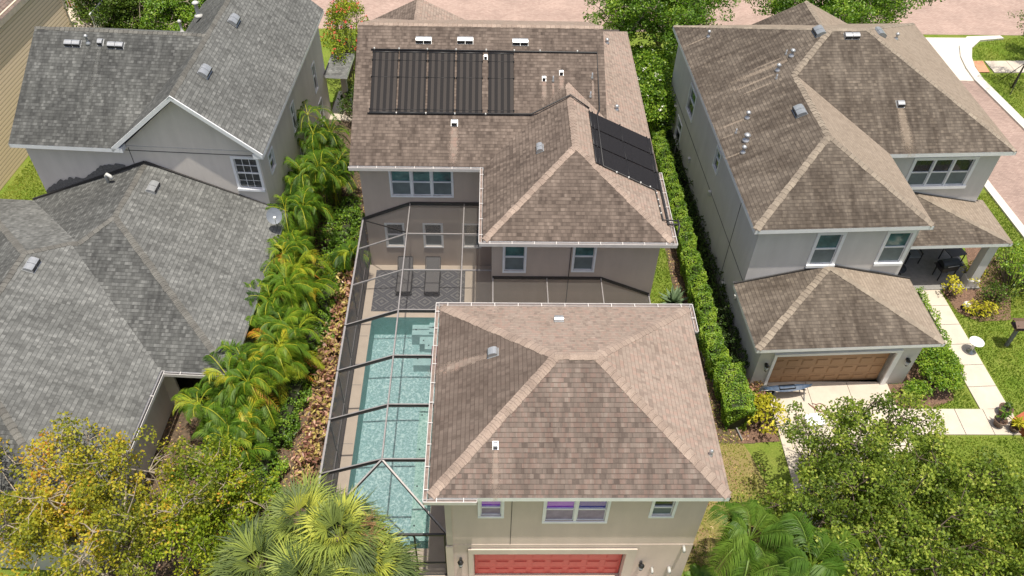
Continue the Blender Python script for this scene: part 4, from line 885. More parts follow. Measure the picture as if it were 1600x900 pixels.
# rebuild the front wall with a deep door opening: the lower band stands 4 cm proud
mb = MB(); wall_seg(mb, (wx0,wy0), (wx1,wy0), 2.62, 6.0, wins)
wall_seg(mb, (wx0-.012,wy0-.012), (wx1+.012,wy0-.012), 0, 2.62, [door], depth=.34); mb.face([(wx0-.012,wy0-.012,2.62),(wx1+.012,wy0-.012,2.62),(wx1+.012,wy0,2.62),(wx0-.012,wy0,2.62)])
wall_seg(mb, (wx1,wy0), (wx1,wy1), 0, 6.0); wall_seg(mb, (wx1,wy1), (wx0,wy1), 0, 6.0, [(1.6,3.2,.9,2.1),(4.2,6.2,.9,2.1)]); wall_seg(mb, (wx0,wy1), (wx0,wy0), 0, 6.0)
gl_(mb.build('wall', M['st_tan'], G))
mb = MB(); mb.box(wx0+.8-.42+.25,wx0+.82-.04+.0,wy0-.085,wy0-.038,0,2.1); mb.box(wx0+5.68,wx0+6.0,wy0-.085,wy0-.038,0,2.1); mb.box(wx0+.63-.0,wx0+6.0,wy0-.085,wy0-.038,2.1,2.4)
mb.box(wx0-.075,wx0+.16,wy0-.075,wy0-.037,0,2.60); mb.box(wx0-.035,wx0+.16,wy0-.035,wy0+.003,2.62,5.95)
gl_(mb.build('door_surround', M['st_band'], G))
mb = MB()
for x in (wx0+1.95,): mb.box(x-.008,x+.008,wy0-.012,wy0-.002,2.64,5.9)
gl_(mb.build('control_joint', M['flash'], G))
A = ((wx0,wy0),(wx1,wy0))
gl_(window(G, *A, *wins[0], 1, ('gl_pur','gl_pink'), .085, label='small window with a purple curtain', midf=.36)); gl_(window(G, *A, *wins[1], 2, [('gl_pur','gl_pink'),('gl_blue','gl_pink')], .085, label='wide double window with purple and dark blue curtains', midf=.42)); gl_(window(G, *A, *wins[2], 1, ('gl_dk','gl_scr'), .085, label='small dark window', midf=.36))
for s in ((1.6,3.2),(4.2,6.2)): gl_(window(G, (wx1,wy1), (wx0,wy1), *s, .9, 2.1, 2, ('gl_dk','gl_dk'), .05))
gl_(garage_door(G, (wx0,wy0), (wx1,wy0), .82-.04+.04, 5.72-.04, 2.09, 'door_red'))
half = (gy1-gy0)/2; gzr = Z2+.5*half; ga, gb, gm = gx0+half, gx1-half, (gy0+gy1)/2
mb = MB()
mb.plane([(gx0,gy0,Z2),(gx1,gy0,Z2),(gb,gm,gzr),(ga,gm,gzr)], (1,0), 0); mb.plane([(gx0,gy1,Z2),(gx1,gy1,Z2),(gb,gm,gzr),(ga,gm,gzr)], (1,0), 1)
mb.plane([(gx0,gy0,Z2),(gx0,gy1,Z2),(ga,gm,gzr)], (0,1), 3); mb.plane([(gx1,gy0,Z2),(gx1,gy1,Z2),(gb,gm,gzr)], (0,1), 1)
mb.face([(gx0,gy0,Z2-.1),(gx0,gy1,Z2-.1),(gx1,gy1,Z2-.1),(gx1,gy0,Z2-.1)], 2)
streak(mb, (-.05,16.55,Z2+.5*(-.05-gx0)), (-1,0), .5, .10, .30, 1.75, (0,1), 4); streak(mb, (.21,13.25,Z2+.5*(13.25-gy0)), (0,-1), .5, .07, .17, 1.2, (1,0), 4)
roofG = gl_(mb.build('roof', [M['br_mid'], M['br_clean'], M['soffit'], M['br_dirty'], M['br_clean']], G))
flush_streaks(ST_BR, roofG)
mb = MB(); cap_line(mb, (ga-.05,gm,gzr+.01), (gb+.05,gm,gzr+.01), .5, .17)
for (x, y, xx) in ((gx0,gy0,ga),(gx0,gy1,ga),(gx1,gy0,gb),(gx1,gy1,gb)): cap_line(mb, (xx,gm,gzr), (x+(.06 if x < 0 else -.06),y+(.06 if y < 15 else -.06),Z2+.03), h7, .19)
mb.build('ridge_cap', M['cap_br'], roofG)
mb = MB(); fascia(mb, (gx0,gy0,Z2), (gx1,gy0,Z2), (0,-1)); fascia(mb, (gx0,gy1,Z2), (gx1,gy1,Z2), (0,1)); fascia(mb, (gx0,gy0,Z2), (gx0,gy1,Z2), (-1,0)); fascia(mb, (gx1,gy0,Z2), (gx1,gy1,Z2), (1,0)); gl_(mb.build('fascia', M['white'], G))
mb = MB(); gutter_run(mb, (gx0,gy0-.12,Z2), (gx0,gy1+.12,Z2), (-1,0)); gutter_run(mb, (gx0-.14,gy1,Z2), (gx1+.14,gy1,Z2), (0,1)); gutter_run(mb, (gx0-.14,gy0,Z2), (-.30,gy0,Z2), (0,-1)); gutter_run(mb, (gx1,gy1+.12,Z2), (gx1,18.3,Z2), (1,0))
gl_(mb.build('gutter', [M['gutter'], M['gut_in']], G))
dome_vent(roofG, (.14,16.56,Z2+.5*(.14-gx0)), (-1,0), .5, 1, w=.28, l=.34); dome_vent(roofG, (2.29,18.23,Z2+.5*(gy1-18.23)), (0,1), .5, 1, w=.30, l=.28); dome_vent(roofG, (.21,13.36,Z2+.5*(13.36-gy0)), (0,-1), .5, 1, w=.13, l=.2)
pipe_vent(roofG, (6.5,13.34,Z2+.5*(gx1-6.5)), .035, .14, True)
for ch in roofG.children: pass
lantern_p = [(-.86,1.62),(5.0,1.36)]
for x, z_ in lantern_p: gl_(lantern(G, (x,wy0-.04,z_), (0,-1)))
for x, z_, q in ((6.22,2.52,.05),(5.42,1.03,.045),(5.98,1.06,.06)):
    mb = MB(); mb.tube([(x,wy0-.02,z_),(x,wy0-.16,z_),(x,wy0-.18,z_-.08)], q, 8); gl_(mb.build('wall_vent', M['pvc'], G))
sheet('driveway', [(-1.0,8.2),(6.2,8.2),(5.6,12.395),(-1.24,12.395)], .02, 'conc')

sheet('driveway', [(-.5,12.395),(4.6,12.395),(4.6,12.9),(-.5,12.9)], .024, 'conc')
# ================================================================== RIGHT HOUSE
RO = (10.08, 23.42); th = radians(2.9)
H3 = empty('house', (RO[0], RO[1], 0), 'grey stucco two storey house with dark brown hip roofs and tan garage door', 'house', rz=th)
U, V0, V1 = 12.7, 4.56, 15.63; WU = 7.08; mh = (V1-V0)/2; mz = Z2+.5*mh; wh = WU/2; wz3 = Z2+.5*wh
mb = MB()
wf = [(2.46,3.38,3.92,5.52),(5.28,6.20,3.92,5.52)]
wall_seg(mb, (.35,.28), (6.78,.28), 0, 6.0, [(a-.0,b,c,d) for a,b,c,d in [(w[0],w[1],w[2],w[3]) for w in wf]])
wall_seg(mb, (6.78,.28), (6.78,4.9), 0, 6.0, [(.6,1.5,.1,2.2),(2.6,3.6,.9,2.2)], nrm=(1,0)); wall_seg(mb, (6.78,4.9), (12.35,4.9), 0, 6.0, [(1.86,4.5,4.06,5.48),(2.6,4.0,.9,2.2)])
wall_seg(mb, (12.35,4.9), (12.35,15.3), 0, 6.0, nrm=(1,0)); wall_seg(mb, (12.35,15.3), (.35,15.3), 0, 6.0, nrm=(0,1))
wL = [(2.05,2.85,3.65,4.95),(.75,1.55,1.2,2.4),(8.75,9.3,4.1,5.1)]     # along from back (v=14) 
wall_seg(mb, (.35,15.3), (.35,.28), 0, 6.0, [(3.40,4.50,3.65,4.95),(2.35,3.25,1.2,2.4),(8.70,9.30,4.15,5.1)], nrm=(-1,0))
mb.build('wall', M['st_grey'], H3)
for w_ in wf: window(H3, (.35,.28), (6.78,.28), *w_, 1, ('gl_teal','gl_scr'), .13, sill=True)
window(H3, (6.78,4.9), (12.35,4.9), 1.86, 4.5, 4.06, 5.48, 3, ('gl_dk','gl_scr'), .14, sill=True)
window(H3, (6.78,4.9), (12.35,4.9), 2.6, 4.0, .9, 2.2, 2, ('gl_dk','gl_dk'), .06); window(H3, (6.78,.28), (6.78,4.9), 2.6, 3.6, .9, 2.2, 1, ('gl_dk','gl_dk'), .06, nrm=(1,0)); 
mb = MB(); mb.box(6.74,6.79,.9,1.76,.1,2.2); mb.build('front_door', M['wood'], H3)
for w_ in ((3.40,4.50,3.65,4.95),(2.35,3.25,1.2,2.4),(8.70,9.30,4.15,5.1)): window(H3, (.35,15.3), (.35,.28), *w_, 1, ('gl_green','gl_dk'), .09, nrm=(-1,0))
mb = MB(); r1, r2_ = mh, U-mh; vm = V0+mh
mb.plane([(0,0,Z2),(0,V1,Z2),(r1,vm,mz),(wh,V0+wh,wz3),(wh,wh,wz3)], (0,1), 0)                # west slope
mb.plane([(0,V1,Z2),(U,V1,Z2),(r2_,vm,mz),(r1,vm,mz)], (1,0), 1)                              # back slope
mb.plane([(U,V0,Z2),(U,V1,Z2),(r2_,vm,mz)], (0,1), 1)                                          # east slope
mb.plane([(WU,V0,Z2),(U,V0,Z2),(r2_,vm,mz),(r1,vm,mz),(wh,V0+wh,wz3)], (1,0), 0)               # main front slope
mb.plane([(WU,0,Z2),(WU,V0,Z2),(wh,V0+wh,wz3),(wh,wh,wz3)], (0,1), 1)                          # wing east slope
mb.plane([(0,0,Z2),(WU,0,Z2),(wh,wh,wz3)], (1,0), 3)                                           # wing front slope
q0, qw, qz, qe = 6.95, 2.9, 7.0, 16.35; qj = vm+(mz-qz)/.5
mb.plane([(q0-qw,qe,qz-.5*qw),(q0-qw,qj+1,qz-.5*qw),(q0,qj-.1,qz),(q0,qe,qz)], (0,1), 0); mb.plane([(q0+qw,qe,qz-.5*qw),(q0,qe,qz),(q0,qj-.1,qz),(q0+qw,qj+1,qz-.5*qw)], (0,1), 1); mb.face([(q0-qw,qe-.3,qz-.5*qw-.05),(q0+qw,qe-.3,qz-.5*qw-.05),(q0,qe-.3,qz-.05)], 2)
mb.face([(0,0,Z2-.1),(0,V1,Z2-.1),(U,V1,Z2-.1),(U,V0,Z2-.1),(WU,V0,Z2-.1),(WU,0,Z2-.1)], 2)
W3 = lambda x: Z2+.5*x
for (x, y, L, w) in ((1.2,13.42,1.1,.07),(3.4,9.5,1.2,.06),(3.6,9.2,2.2,.16),(2.9,8.6,1.8,.1),(2.7,8.1,1.3,.06),(1.28,6.47,1.1,.10),(.8,4.5,.8,.06),(.67,5.8,.5,.04)): streak(mb, (x-.05,y,W3(x-.05)), (-1,0), .5, w*.6, w, L, (0,1), 4)
streak(mb, (7.97,6.5,Z2+.5*(6.5-V0)), (0,-1), .5, .15, .28, 1.9, (1,0), 4)
roof3 = mb.build('roof', [M['rt_dirty'], M['rt_clean'], M['soffit'], M['rt_dirty'], M['rt_clean']], H3)
flush_streaks(ST_RT, roof3)
mb = MB(); C3 = lambda p, q, s_, w=.15: cap_line(mb, p, q, s_, w)
C3((r1,vm,mz),(r2_,vm,mz),.5); C3((wh,V0+wh,wz3),(wh,wh,wz3),.5,.17); C3((r1,vm,mz),(wh,V0+wh,wz3),h7,.17); C3((wh,wh,wz3),(.05,.05,Z2+.02),h7,.17); C3((wh,wh,wz3),(WU-.05,.05,Z2+.02),h7,.17)
C3((r1,vm,mz),(.05,V1-.05,Z2+.02),h7); C3((r2_,vm,mz),(U-.05,V1-.05,Z2+.02),h7); C3((r2_,vm,mz),(U-.05,V0+.05,Z2+.02),h7,.13); C3((q0,qj,qz),(q0,qe,qz),.5)
mb.build('ridge_cap', M['cap_rt'], roof3)
mb = MB()
for p, q, o in (((0,0),(WU,0),(0,-1)),((0,0),(0,V1),(-1,0)),((WU,0),(WU,V0),(1,0)),((WU,V0),(U,V0),(0,-1)),((U,V0),(U,V1),(1,0)),((0,V1),(U,V1),(0,1))): fascia(mb, (*p,Z2), (*q,Z2), o, .2)
mb.build('fascia', M['white'], H3)
dome_vent(roof3, (5.11,10.2,W3(5.11)), (-1,0), .5, 2, col='ventgrey', w=.3, l=.45); dome_vent(roof3, (3.05,5.54,W3(3.05)), (-1,0), .5, 2, col='ventgrey', w=.3, l=.45)
dome_vent(roof3, (6.41,9.75,Z2+.5*(9.75-V0)), (0,-1), .5, 2); dome_vent(roof3, (7.97,6.68,Z2+.5*(6.68-V0)), (0,-1), .5, 1, w=.3); dome_vent(roof3, (8.1,10.5,Z2+.5*(U-8.1)), (1,0), .5, 2, col='ventgrey', w=.28, l=.4)
for (x, y, r_, cp) in ((1.2,13.42,.05,True),(3.61,9.63,.03,False),(3.77,9.37,.065,True),(3.05,8.77,.06,True),(2.86,8.24,.03,False),(1.28,6.47,.06,True),(.91,5.12,.08,True),(.64,4.47,.06,True),(.67,5.8,.03,False)): pipe_vent(roof3, (x,y,W3(x)), r_, .22, cp)
pipe_vent(roof3, (9.29,11.04,Z2+.5*(U-9.29)), .05, .2, True)
# one storey garage wing
E3 = 2.95; AP = 3.85; AV = .24
ga0, ga1, gv = -.08, 7.35, -3.30; gmid = (ga0+ga1)/2
mb = MB(); dr3 = (.68,5.52,0,2.12); wall_seg(mb, (.35,-2.92), (6.85,-2.92), 0, 2.9, [dr3], depth=.38); wall_seg(mb, (6.85,-2.92), (6.85,.28), 0, 2.9, nrm=(1,0)); wall_seg(mb, (.35,.28), (.35,-2.92), 0, 2.9, nrm=(-1,0)); mb.build('garage_wall', M['st_grey'], H3)
garage_door(H3, (.35,-2.92), (6.85,-2.92), .70, 5.50, 2.10, 'door_tan')
mb = MB(); mb.box(.35+.56,.35+.68,-3.0,-2.6,0,2.12); mb.box(.35+5.52,.35+5.72,-3.0,-2.6,0,2.12); mb.box(.35+.56,.35+5.72,-3.0,-2.6,2.125,2.25); mb.build('door_surround', M['white'], H3)
mb = MB(); mb.plane([(ga0,gv,E3),(ga1,gv,E3),(gmid,AV,AP)], (1,0), 3); mb.plane([(ga0,gv,E3),(gmid,AV,AP),(ga0,AV,E3)], (0,1), 0); mb.plane([(ga1,gv,E3),(ga1,AV,E3),(gmid,AV,AP)], (0,1), 1)
mb.face([(ga0,gv,E3-.1),(ga0,AV,E3-.1),(ga1,AV,E3-.1),(ga1,gv,E3-.1)], 2); rg = mb.build('garage_roof', [M['rt_dirty'], M['rt_clean'], M['soffit'], M['rt_dirty']], H3)
mb = MB(); cap_line(mb, (gmid,AV-.05,AP), (ga0+.05,gv+.05,E3+.01), .2, .16); cap_line(mb, (gmid,AV-.05,AP), (ga1-.05,gv+.05,E3+.01), .2, .16); mb.build('ridge_cap', M['cap_rt'], rg)
mb = MB(); fascia(mb, (ga0,gv,E3), (ga1,gv,E3), (0,-1), .17); fascia(mb, (ga0,gv,E3), (ga0,AV,E3), (-1,0), .17); fascia(mb, (ga1,gv,E3), (ga1,AV,E3), (1,0), .17); mb.build('garage_fascia', M['white'], H3)
mb = MB(); mb.beam((ga0,AV-.01,E3+.03),(gmid,AV-.01,AP+.04),.05,.07); mb.beam((gmid,AV-.01,AP+.04),(ga1,AV-.01,E3+.03),.05,.07); mb.build('flashing', M['flash'], H3); mb = MB(); mb.beam((7.1,4.85,3.62),(9.3,4.85,3.66),.05,.06); mb.beam((9.3,4.85,3.66),(12.3,4.85,3.05),.05,.06); mb.build('flashing', M['flash'], H3)
lantern(H3, (.70,-2.93,1.55), (0,-1)); lantern(H3, (6.45,-2.93,1.55), (0,-1))
# porch
mb = MB(); pe, pv, pu = 2.95, 2.17, 12.82
mb.plane([(7.0,pv,pe),(pu,pv,pe),(9.4,4.86,3.62),(7.0,4.86,3.62)], (1,0), 0); mb.plane([(pu,pv,pe),(pu,5.1,pe),(9.4,4.86,3.62)], (0,1), 1); mb.face([(7.0,pv,pe-.1),(7.0,4.86,pe-.1),(pu,4.86,pe-.1),(pu,pv,pe-.1)], 2)
rp = mb.build('porch_roof', [M['rt_dirty'], M['rt_clean'], M['soffit']], H3); mb = MB(); cap_line(mb, (9.4,4.82,3.62), (pu-.05,pv+.05,pe+.01), .2, .15); mb.build('ridge_cap', M['cap_rt'], rp)
mb = MB(); fascia(mb, (7.0,pv,pe), (pu,pv,pe), (0,-1), .18); fascia(mb, (pu,pv,pe), (pu,5.1,pe), (1,0), .18); mb.build('porch_fascia', M['white'], H3)
mb = MB(); mb.box(12.0,12.42,2.35,2.77,.1,2.85); mb.box(11.94,12.48,2.29,2.83,.1,.5); mb.build('porch_column', M['st_grey'], H3)
mb = MB(); mb.box(6.8,12.6,2.25,4.88,0,.11); mb.build('porch_floor', M['tile_grey'], H3)
for (v, z_, n_) in ((2.0,1.1,'wall_outlet'),(.5,1.9,'wall_outlet'),(9.8,2.0,'wall_outlet'),(6.1,2.9,'wall_outlet'),(.9,2.2,'wall_outlet')):
    mb = MB(); mb.box(.22,.348,v-.08,v+.08,z_-.12,z_+.12); mb.build(n_, M['pvc'], H3)
mb = MB(); mb.box(.335,.348,2.6,2.62,0,5.9); mb.box(.335,.348,.3,15.2,2.95,2.97); mb.build('control_joint', M['flash'], H3)
def r2w(p): c, s = cos(th), sin(th); return (RO[0]+p[0]*c-p[1]*s, RO[1]+p[0]*s+p[1]*c)
def chair(p, rz, label):
    x, y = r2w(p); root = empty('patio_chair', (x,y,.11), label, 'chair', 'black patio chairs on the porch', rz=rz+th)
    mb = MB(); mb.box(-.28,.28,-.27,.27,.38,.46); mb.build('cushion', M['rug'] if False else M['ventgrey'], root)
    mb = MB(); mb.box(-.28,.28,.24,.30,.42,.95); mb.build('backrest', M['sling'], root); 
    for s in (-.31,.31): mb = MB(); mb.box(s-.03,s+.03,-.28,.30,.60,.64); mb.build('armrest', M['black'], root)
    for s in (-.31,.31):
        for q in (-.25,.28): mb = MB(); mb.box(s-.02,s+.02,q-.02,q+.02,0,.60); mb.build('leg', M['black'], root)
chair((9.2,4.15),0,'black cushioned patio chair against the porch wall, nearest the garage'); chair((10.05,4.2),0,'black cushioned patio chair against the porch wall, second from the garage')
x, y = r2w((8.9,3.2)); root = empty('side_table', (x,y,.11), 'small black round table on the porch beside the garage corner', 'table', rz=th)
mb = MB(); mb.lathe((0,0,0), [(.03,.5),(.38,.5),(.38,.54),(.02,.545)], 18); mb.build('tabletop', M['black'], root)
for k in range(3): mb = MB(); mb.beam((.3*cos(k*2.1),.3*sin(k*2.1),0),(.15*cos(k*2.1),.15*sin(k*2.1),.5),.03,.03,up=(1,0,0)); mb.build('leg', M['black'], root)
x, y = r2w((11.15,3.05)); root = empty('barbecue_grill', (x,y,.11), 'black lidded barbecue grill on the porch near the column', 'grill', rz=th+.15)
mb = MB(); mb.box(-.42,.42,-.24,.24,.55,.82); mb.box(-.44,.44,-.27,.27,.80,.84); mb.build('firebox', M['black'], root)
mb = MB(); K = 6
for k in range(K): a, b = pi*k/K, pi*(k+1)/K; mb.face([(-.42,-.25*cos(a),.84+.22*sin(a)),(.42,-.25*cos(a),.84+.22*sin(a)),(.42,-.25*cos(b),.84+.22*sin(b)),(-.42,-.25*cos(b),.84+.22*sin(b))], smooth=True)
for s in (-.42,.42): mb.face([(s,-.25*cos(pi*k/K),.84+.22*sin(pi*k/K)) for k in range(K+1)])
l_ = mb.build('lid', M['potw'], root); mb = MB(); mb.tube([(-.28,-.30,.93),(.28,-.30,.93)], .015, 8); mb.build('handle', M['steel'], l_)
for s in (-.62,.62): mb = MB(); mb.box(min(s,s*.7),max(s,s*.7),-.22,.22,.78,.81); mb.build('side_shelf', M['black'], root)
for s in (-.38,.38):
    for q in (-.2,.2): mb = MB(); mb.box(s-.02,s+.02,q-.02,q+.02,0,.55); mb.build('leg', M['black'], root)
x, y = r2w((11.9,4.0)); root = empty('patio_table', (x,y,.11), 'dark square patio table at the far edge of the porch', 'table', rz=th+.2)
mb = MB(); mb.box(-.42,.42,-.35,.35,.70,.74); mb.build('tabletop', M['sling'], root)
for s in (-.36,.36):
    for q in (-.3,.3): mb = MB(); mb.box(s-.02,s+.02,q-.02,q+.02,0,.70); mb.build('leg', M['black'], root)

# ================================================================== LEFT HOUSE
LO = (-9.33, 27.76); tl = radians(-3.3)
H2 = empty('house', (LO[0], LO[1], 0), 'grey shingled house with a two storey gable and long single storey wing', 'house', rz=tl)
GZ, VR = 8.73, 4.8; gu, gl0 = -3.13, -6.25; ul = -10.52; VB = 12.4
mb = MB()
wall_seg(mb, (gl0+.35,.38), (-.32,.38), 0, 6.0, [(4.46,5.42,4.02,5.58)]); wall_seg(mb, (ul+.35,.38), (gl0+.35,.38), 0, 6.0)
wall_seg(mb, (-.32,.38), (-.32,VB-.3), 0, 6.0, [(9.35,9.85,2.85,4.3),(5.0,5.5,3.5,4.8),(1.0,1.6,4.1,5.0),(9.5,10.1,.7,2.0),(5.3,5.9,1.0,2.2)], nrm=(1,0)); wall_seg(mb, (-.32,VB-.3), (gl0+.35,VB-.3), 0, 6.0, nrm=(0,1)); wall_seg(mb, (ul+.35,9.3), (ul+.35,.38), 0, 6.0); wall_seg(mb, (gl0+.35,9.3), (ul+.35,9.3), 0, 6.0, nrm=(0,1)); wall_seg(mb, (gl0+.35,VB-.3),(gl0+.35,9.3),0,6.0)
g2 = (GZ-Z2)/3.13; d_ = .18
mb.face([(gl0+.35,.38,6.0),(-.32,.38,6.0),(gu+.0,.38,GZ-.32)]); mb.face([(gl0+.35,VB-.3,6.0),(gu,VB-.3,GZ-.3),(-.32,VB-.3,6.0)]); mb.face([(ul+.35,.38,6.0),(ul+.35,VR,GZ-.3),(ul+.35,9.3,6.0)])
mb.build('wall', M['st_left'], H2)
window(H2, (gl0+.35,.38), (-.32,.38), 4.46, 5.42, 4.02, 5.58, 1, ('gl_dk','gl_dk'), .11, sill=True, grid=True)
for w_ in ((9.35,9.85,2.85,4.3),(5.0,5.5,3.5,4.8),(1.0,1.6,4.1,5.0),(9.5,10.1,.7,2.0),(5.3,5.9,1.0,2.2)): window(H2, (-.32,.38), (-.32,VB-.3), *w_, 1, ('gl_green','gl_dk'), .07, nrm=(1,0))
mb = MB(); mb.box(gl0+.5,gl0+.515,.36,.378,0,5.9); mb.box(gl0+.35,-.4,.36,.378,5.75,5.77); mb.build('control_joint', M['flash'], H2)
mb = MB()
mb.plane([(ul,0,Z2),(gl0,0,Z2),(gu,VR,GZ),(ul,VR,GZ)], (1,0), 0); mb.plane([(ul,VR,GZ),(gu,VR,GZ),(gl0,9.6,Z2),(ul,9.6,Z2)], (1,0), 1)
mb.plane([(0,0,Z2),(0,VB,Z2),(gu,VB,GZ),(gu,0,GZ)], (0,1), 1); mb.plane([(gl0,0,Z2),(gu,0,GZ),(gu,VR,GZ)], (0,1), 0); mb.plane([(gu,VR,GZ),(gu,VB,GZ),(gl0,VB,Z2),(gl0,9.6,Z2)], (0,1), 0)
mb.face([(ul,0,Z2-.1),(ul,9.6,Z2-.1),(gl0,9.6,Z2-.1),(gl0,VB,Z2-.1),(0,VB,Z2-.1),(0,.36,Z2-.1),(gl0+.3,.36,Z2-.1),(gl0+.3,0,Z2-.1)], 2)
lf = lambda v: Z2+(GZ-Z2)/VR*v
streak(mb, (-7.55,4.0,lf(4.0)), (0,-1), .55, .09, .13, 1.9, (1,0), 3); streak(mb, (-8.1,4.05,lf(4.05)), (0,-1), .55, .08, .02, .5, (1,0), 3)
roof2 = mb.build('roof', [M['gy_dirty'], M['gy_clean'], M['soffit'], M['gy_clean']], H2)
flush_streaks(ST_GY, roof2)
mb = MB(); cap_line(mb, (ul,VR,GZ), (gu,VR,GZ), .55); cap_line(mb, (gu,-.0,GZ), (gu,VB,GZ), .84); mb.build('ridge_cap', M['cap_gy'], roof2)
mb = MB(); fascia(mb, (ul,0,Z2), (gl0+.3,0,Z2), (0,-1), .19); fascia(mb, (gl0-.0,0,Z2), (gu,0,GZ), (0,-1), .20, .05, .03); fascia(mb, (gu,0,GZ), (0,0,Z2), (0,-1), .20, .05, .03); fascia(mb, (0,0,Z2), (0,VB,Z2), (1,0), .2); fascia(mb, (ul,0,Z2), (ul,VR,GZ), (-1,0), .2); fascia(mb, (ul,VR,GZ), (ul,9.6,Z2), (-1,0), .2); mb.build('fascia', M['white'], H2)
for u_ in (-8.72,-6.87): dome_vent(roof2, (u_,4.15,lf(4.15)), (0,-1), .55, 2)
pipe_vent(roof2, (-8.09,4.19,lf(4.19)), .05, .3, True); dome_vent(roof2, (-7.55,4.25,lf(4.25)), (0,-1), .55, 1, w=.2, l=.3)
for v_ in (2.51,6.8): dome_vent(roof2, (-2.62 if v_ < 3 else -2.6, v_, GZ-.84*.5), (1,0), .84, 2, w=.32, l=.42)
pipe_vent(roof2, (-5.2,9.2,Z2+1.1), .09, .6, True, 'pvc'); pipe_vent(roof2, (-5.8,8.3,Z2+.7), .05, .5, True, 'pvc')
mb = MB(); mb.box(gl0+.02,gl0+.42,.02,.36,Z2-.22,Z2+.02); mb.build('eave_return', M['white'], H2); mb = MB(); mb.box(-.42,-.03,.02,.36,Z2-.22,Z2+.02); mb.build('eave_return', M['white'], H2)
# entry porch at the far right corner
mb = MB(); mb.face([(-.3,11.6,2.75),(.95,11.6,2.75),(.95,13.9,2.75),(-.3,13.9,2.75)]); mb.box(-.28,.95,11.6,13.9,2.55,2.74, 1); mb.build('porch_canopy', [M['gy_clean'], M['white']], H2)
mb = MB(); mb.box(.5,.78,11.9,12.18,.1,2.55); mb.box(.44,.84,11.84,12.24,.1,.3); mb.build('porch_column', M['st_band'], H2); mb = MB(); mb.box(-.3,1.15,11.3,14.2,0,.1); mb.build('porch_floor', M['conc'], H2)
# single storey wing
EL = 2.8; s4 = .4167; E1, E2 = .4, -2.15; F1 = -8.75; u1, z1 = -5.25, 2.8+.4167*5.65; v1 = F1+5.65; u2, v2 = E2-5.65, -5.35; FZ2 = -15.6
NV = .3; zE = 2.8+.4167*(NV-F1)/2; vE = (NV+F1)/2; uE = u1-(v1-vE); uV = E2-(vE-F1); v2 = vE-(z1-zE)/s4
mb = MB()
mb.plane([(E1,F1,EL),(E1,.37,EL),(u1,.37,z1),(u1,v1,z1)], (0,1), 1)                                      # east slope of first ridge
mb.plane([(E2,F1,EL),(E1,F1,EL),(u1,v1,z1),(uE,vE,zE),(uV,vE,zE)], (1,0), 0)                               # front slope
mb.plane([(u1,v1,z1),(u1,.37,z1),(u1-(z1-EL)/s4+ (0),.37,EL+.0),(u1-(z1-EL)/s4,NV,EL),(uE,vE,zE)], (0,1), 0)  # west slope of first ridge
mb.plane([(u2-5.65,NV,EL),(u1-(z1-EL)/s4,NV,EL),(uE,vE,zE),(uV,vE,zE),(u2,v2,z1)], (1,0), 1)               # back slope
mb.plane([(E2,F1,EL),(uV,vE,zE),(u2,v2,z1),(u2,FZ2+5.65,z1),(E2,FZ2,EL)], (0,1), 1)                       # east slope of second ridge
mb.plane([(u2,v2,z1),(u2-5.65,NV,EL),(u2-5.65,FZ2,EL),(u2,FZ2+5.65,z1)], (0,1), 0); mb.plane([(E2,FZ2,EL),(u2,FZ2+5.65,z1),(u2-5.65,FZ2,EL)], (1,0), 0)
mb.face([(E1,F1,EL-.1),(E2,F1,EL-.1),(E2,FZ2,EL-.1),(u2-5.65,FZ2,EL-.1),(u2-5.65,NV,EL-.1),(E1,NV,EL-.1)], 2)
rl = mb.build('wing_roof', [M['gy_dirty'], M['gy_clean'], M['soffit']], H2)
mb = MB(); k7 = s4*.707; CL = lambda p, q, s_, w=.15: cap_line(mb, p, q, s_, w)
CL((u1,.35,z1),(u1,v1,z1),s4); CL((u1,v1,z1),(E1-.05,F1+.05,EL+.02),k7); CL((u1,v1,z1),(uE,vE,zE),k7); CL((uE,vE,zE),(uV,vE,zE),s4); CL((uV,vE,zE),(u2,v2,z1),k7); CL((u2,v2,z1),(u2,FZ2+5.65,z1),s4); CL((u2,v2,z1),(u2-5.6,NV-.05,EL+.02),k7); CL((u2,FZ2+5.65,z1),(E2-.05,FZ2+.05,EL+.02),k7); CL((u2,FZ2+5.65,z1),(u2-5.6,FZ2+.05,EL+.02),k7)
mb.build('ridge_cap', M['cap_gy'], rl)
dome_vent(rl, (-4.55,-.95,EL+s4*(E1+4.55)), (1,0), s4, 2, w=.3, l=.4); dome_vent(rl, (-7.36,-5.85,EL+s4*(E2+7.36)), (1,0), s4, 2, w=.3, l=.4)
mb = MB(); p = Vector((-6.75,-.3,z1-s4*1.5)); mb.tube([p-Vector((0,0,.1)), p+Vector((0,0,.35)), p+Vector((.1,-.05,.47)), p+Vector((.24,-.1,.42)), p+Vector((.3,-.12,.3))], .075, 10); mb.build('vent_pipe', M['pvc'], rl)
mb = MB(); fascia(mb, (E2,F1,EL), (E1,F1,EL), (0,-1)); fascia(mb, (E1,F1,EL), (E1,.3,EL), (1,0)); fascia(mb, (E2,FZ2,EL), (E2,F1,EL), (1,0)); fascia(mb, (u2-5.65,FZ2,EL), (E2,FZ2,EL), (0,-1)); mb.build('wing_fascia', M['white'], H2); mb = MB(); fascia(mb, (u2-5.65,NV,EL), (u1-5.65,NV,EL), (0,1)); mb.build('wing_fascia', M['white'], H2)
mb = MB(); gutter_run(mb, (E2+.14,F1,EL), (E1+.02,F1,EL), (0,-1), .9); gutter_run(mb, (E2,F1-.0,EL), (E2,FZ2,EL), (1,0), 1.9); mb.build('wing_gutter', [M['gutter'], M['black']], H2)
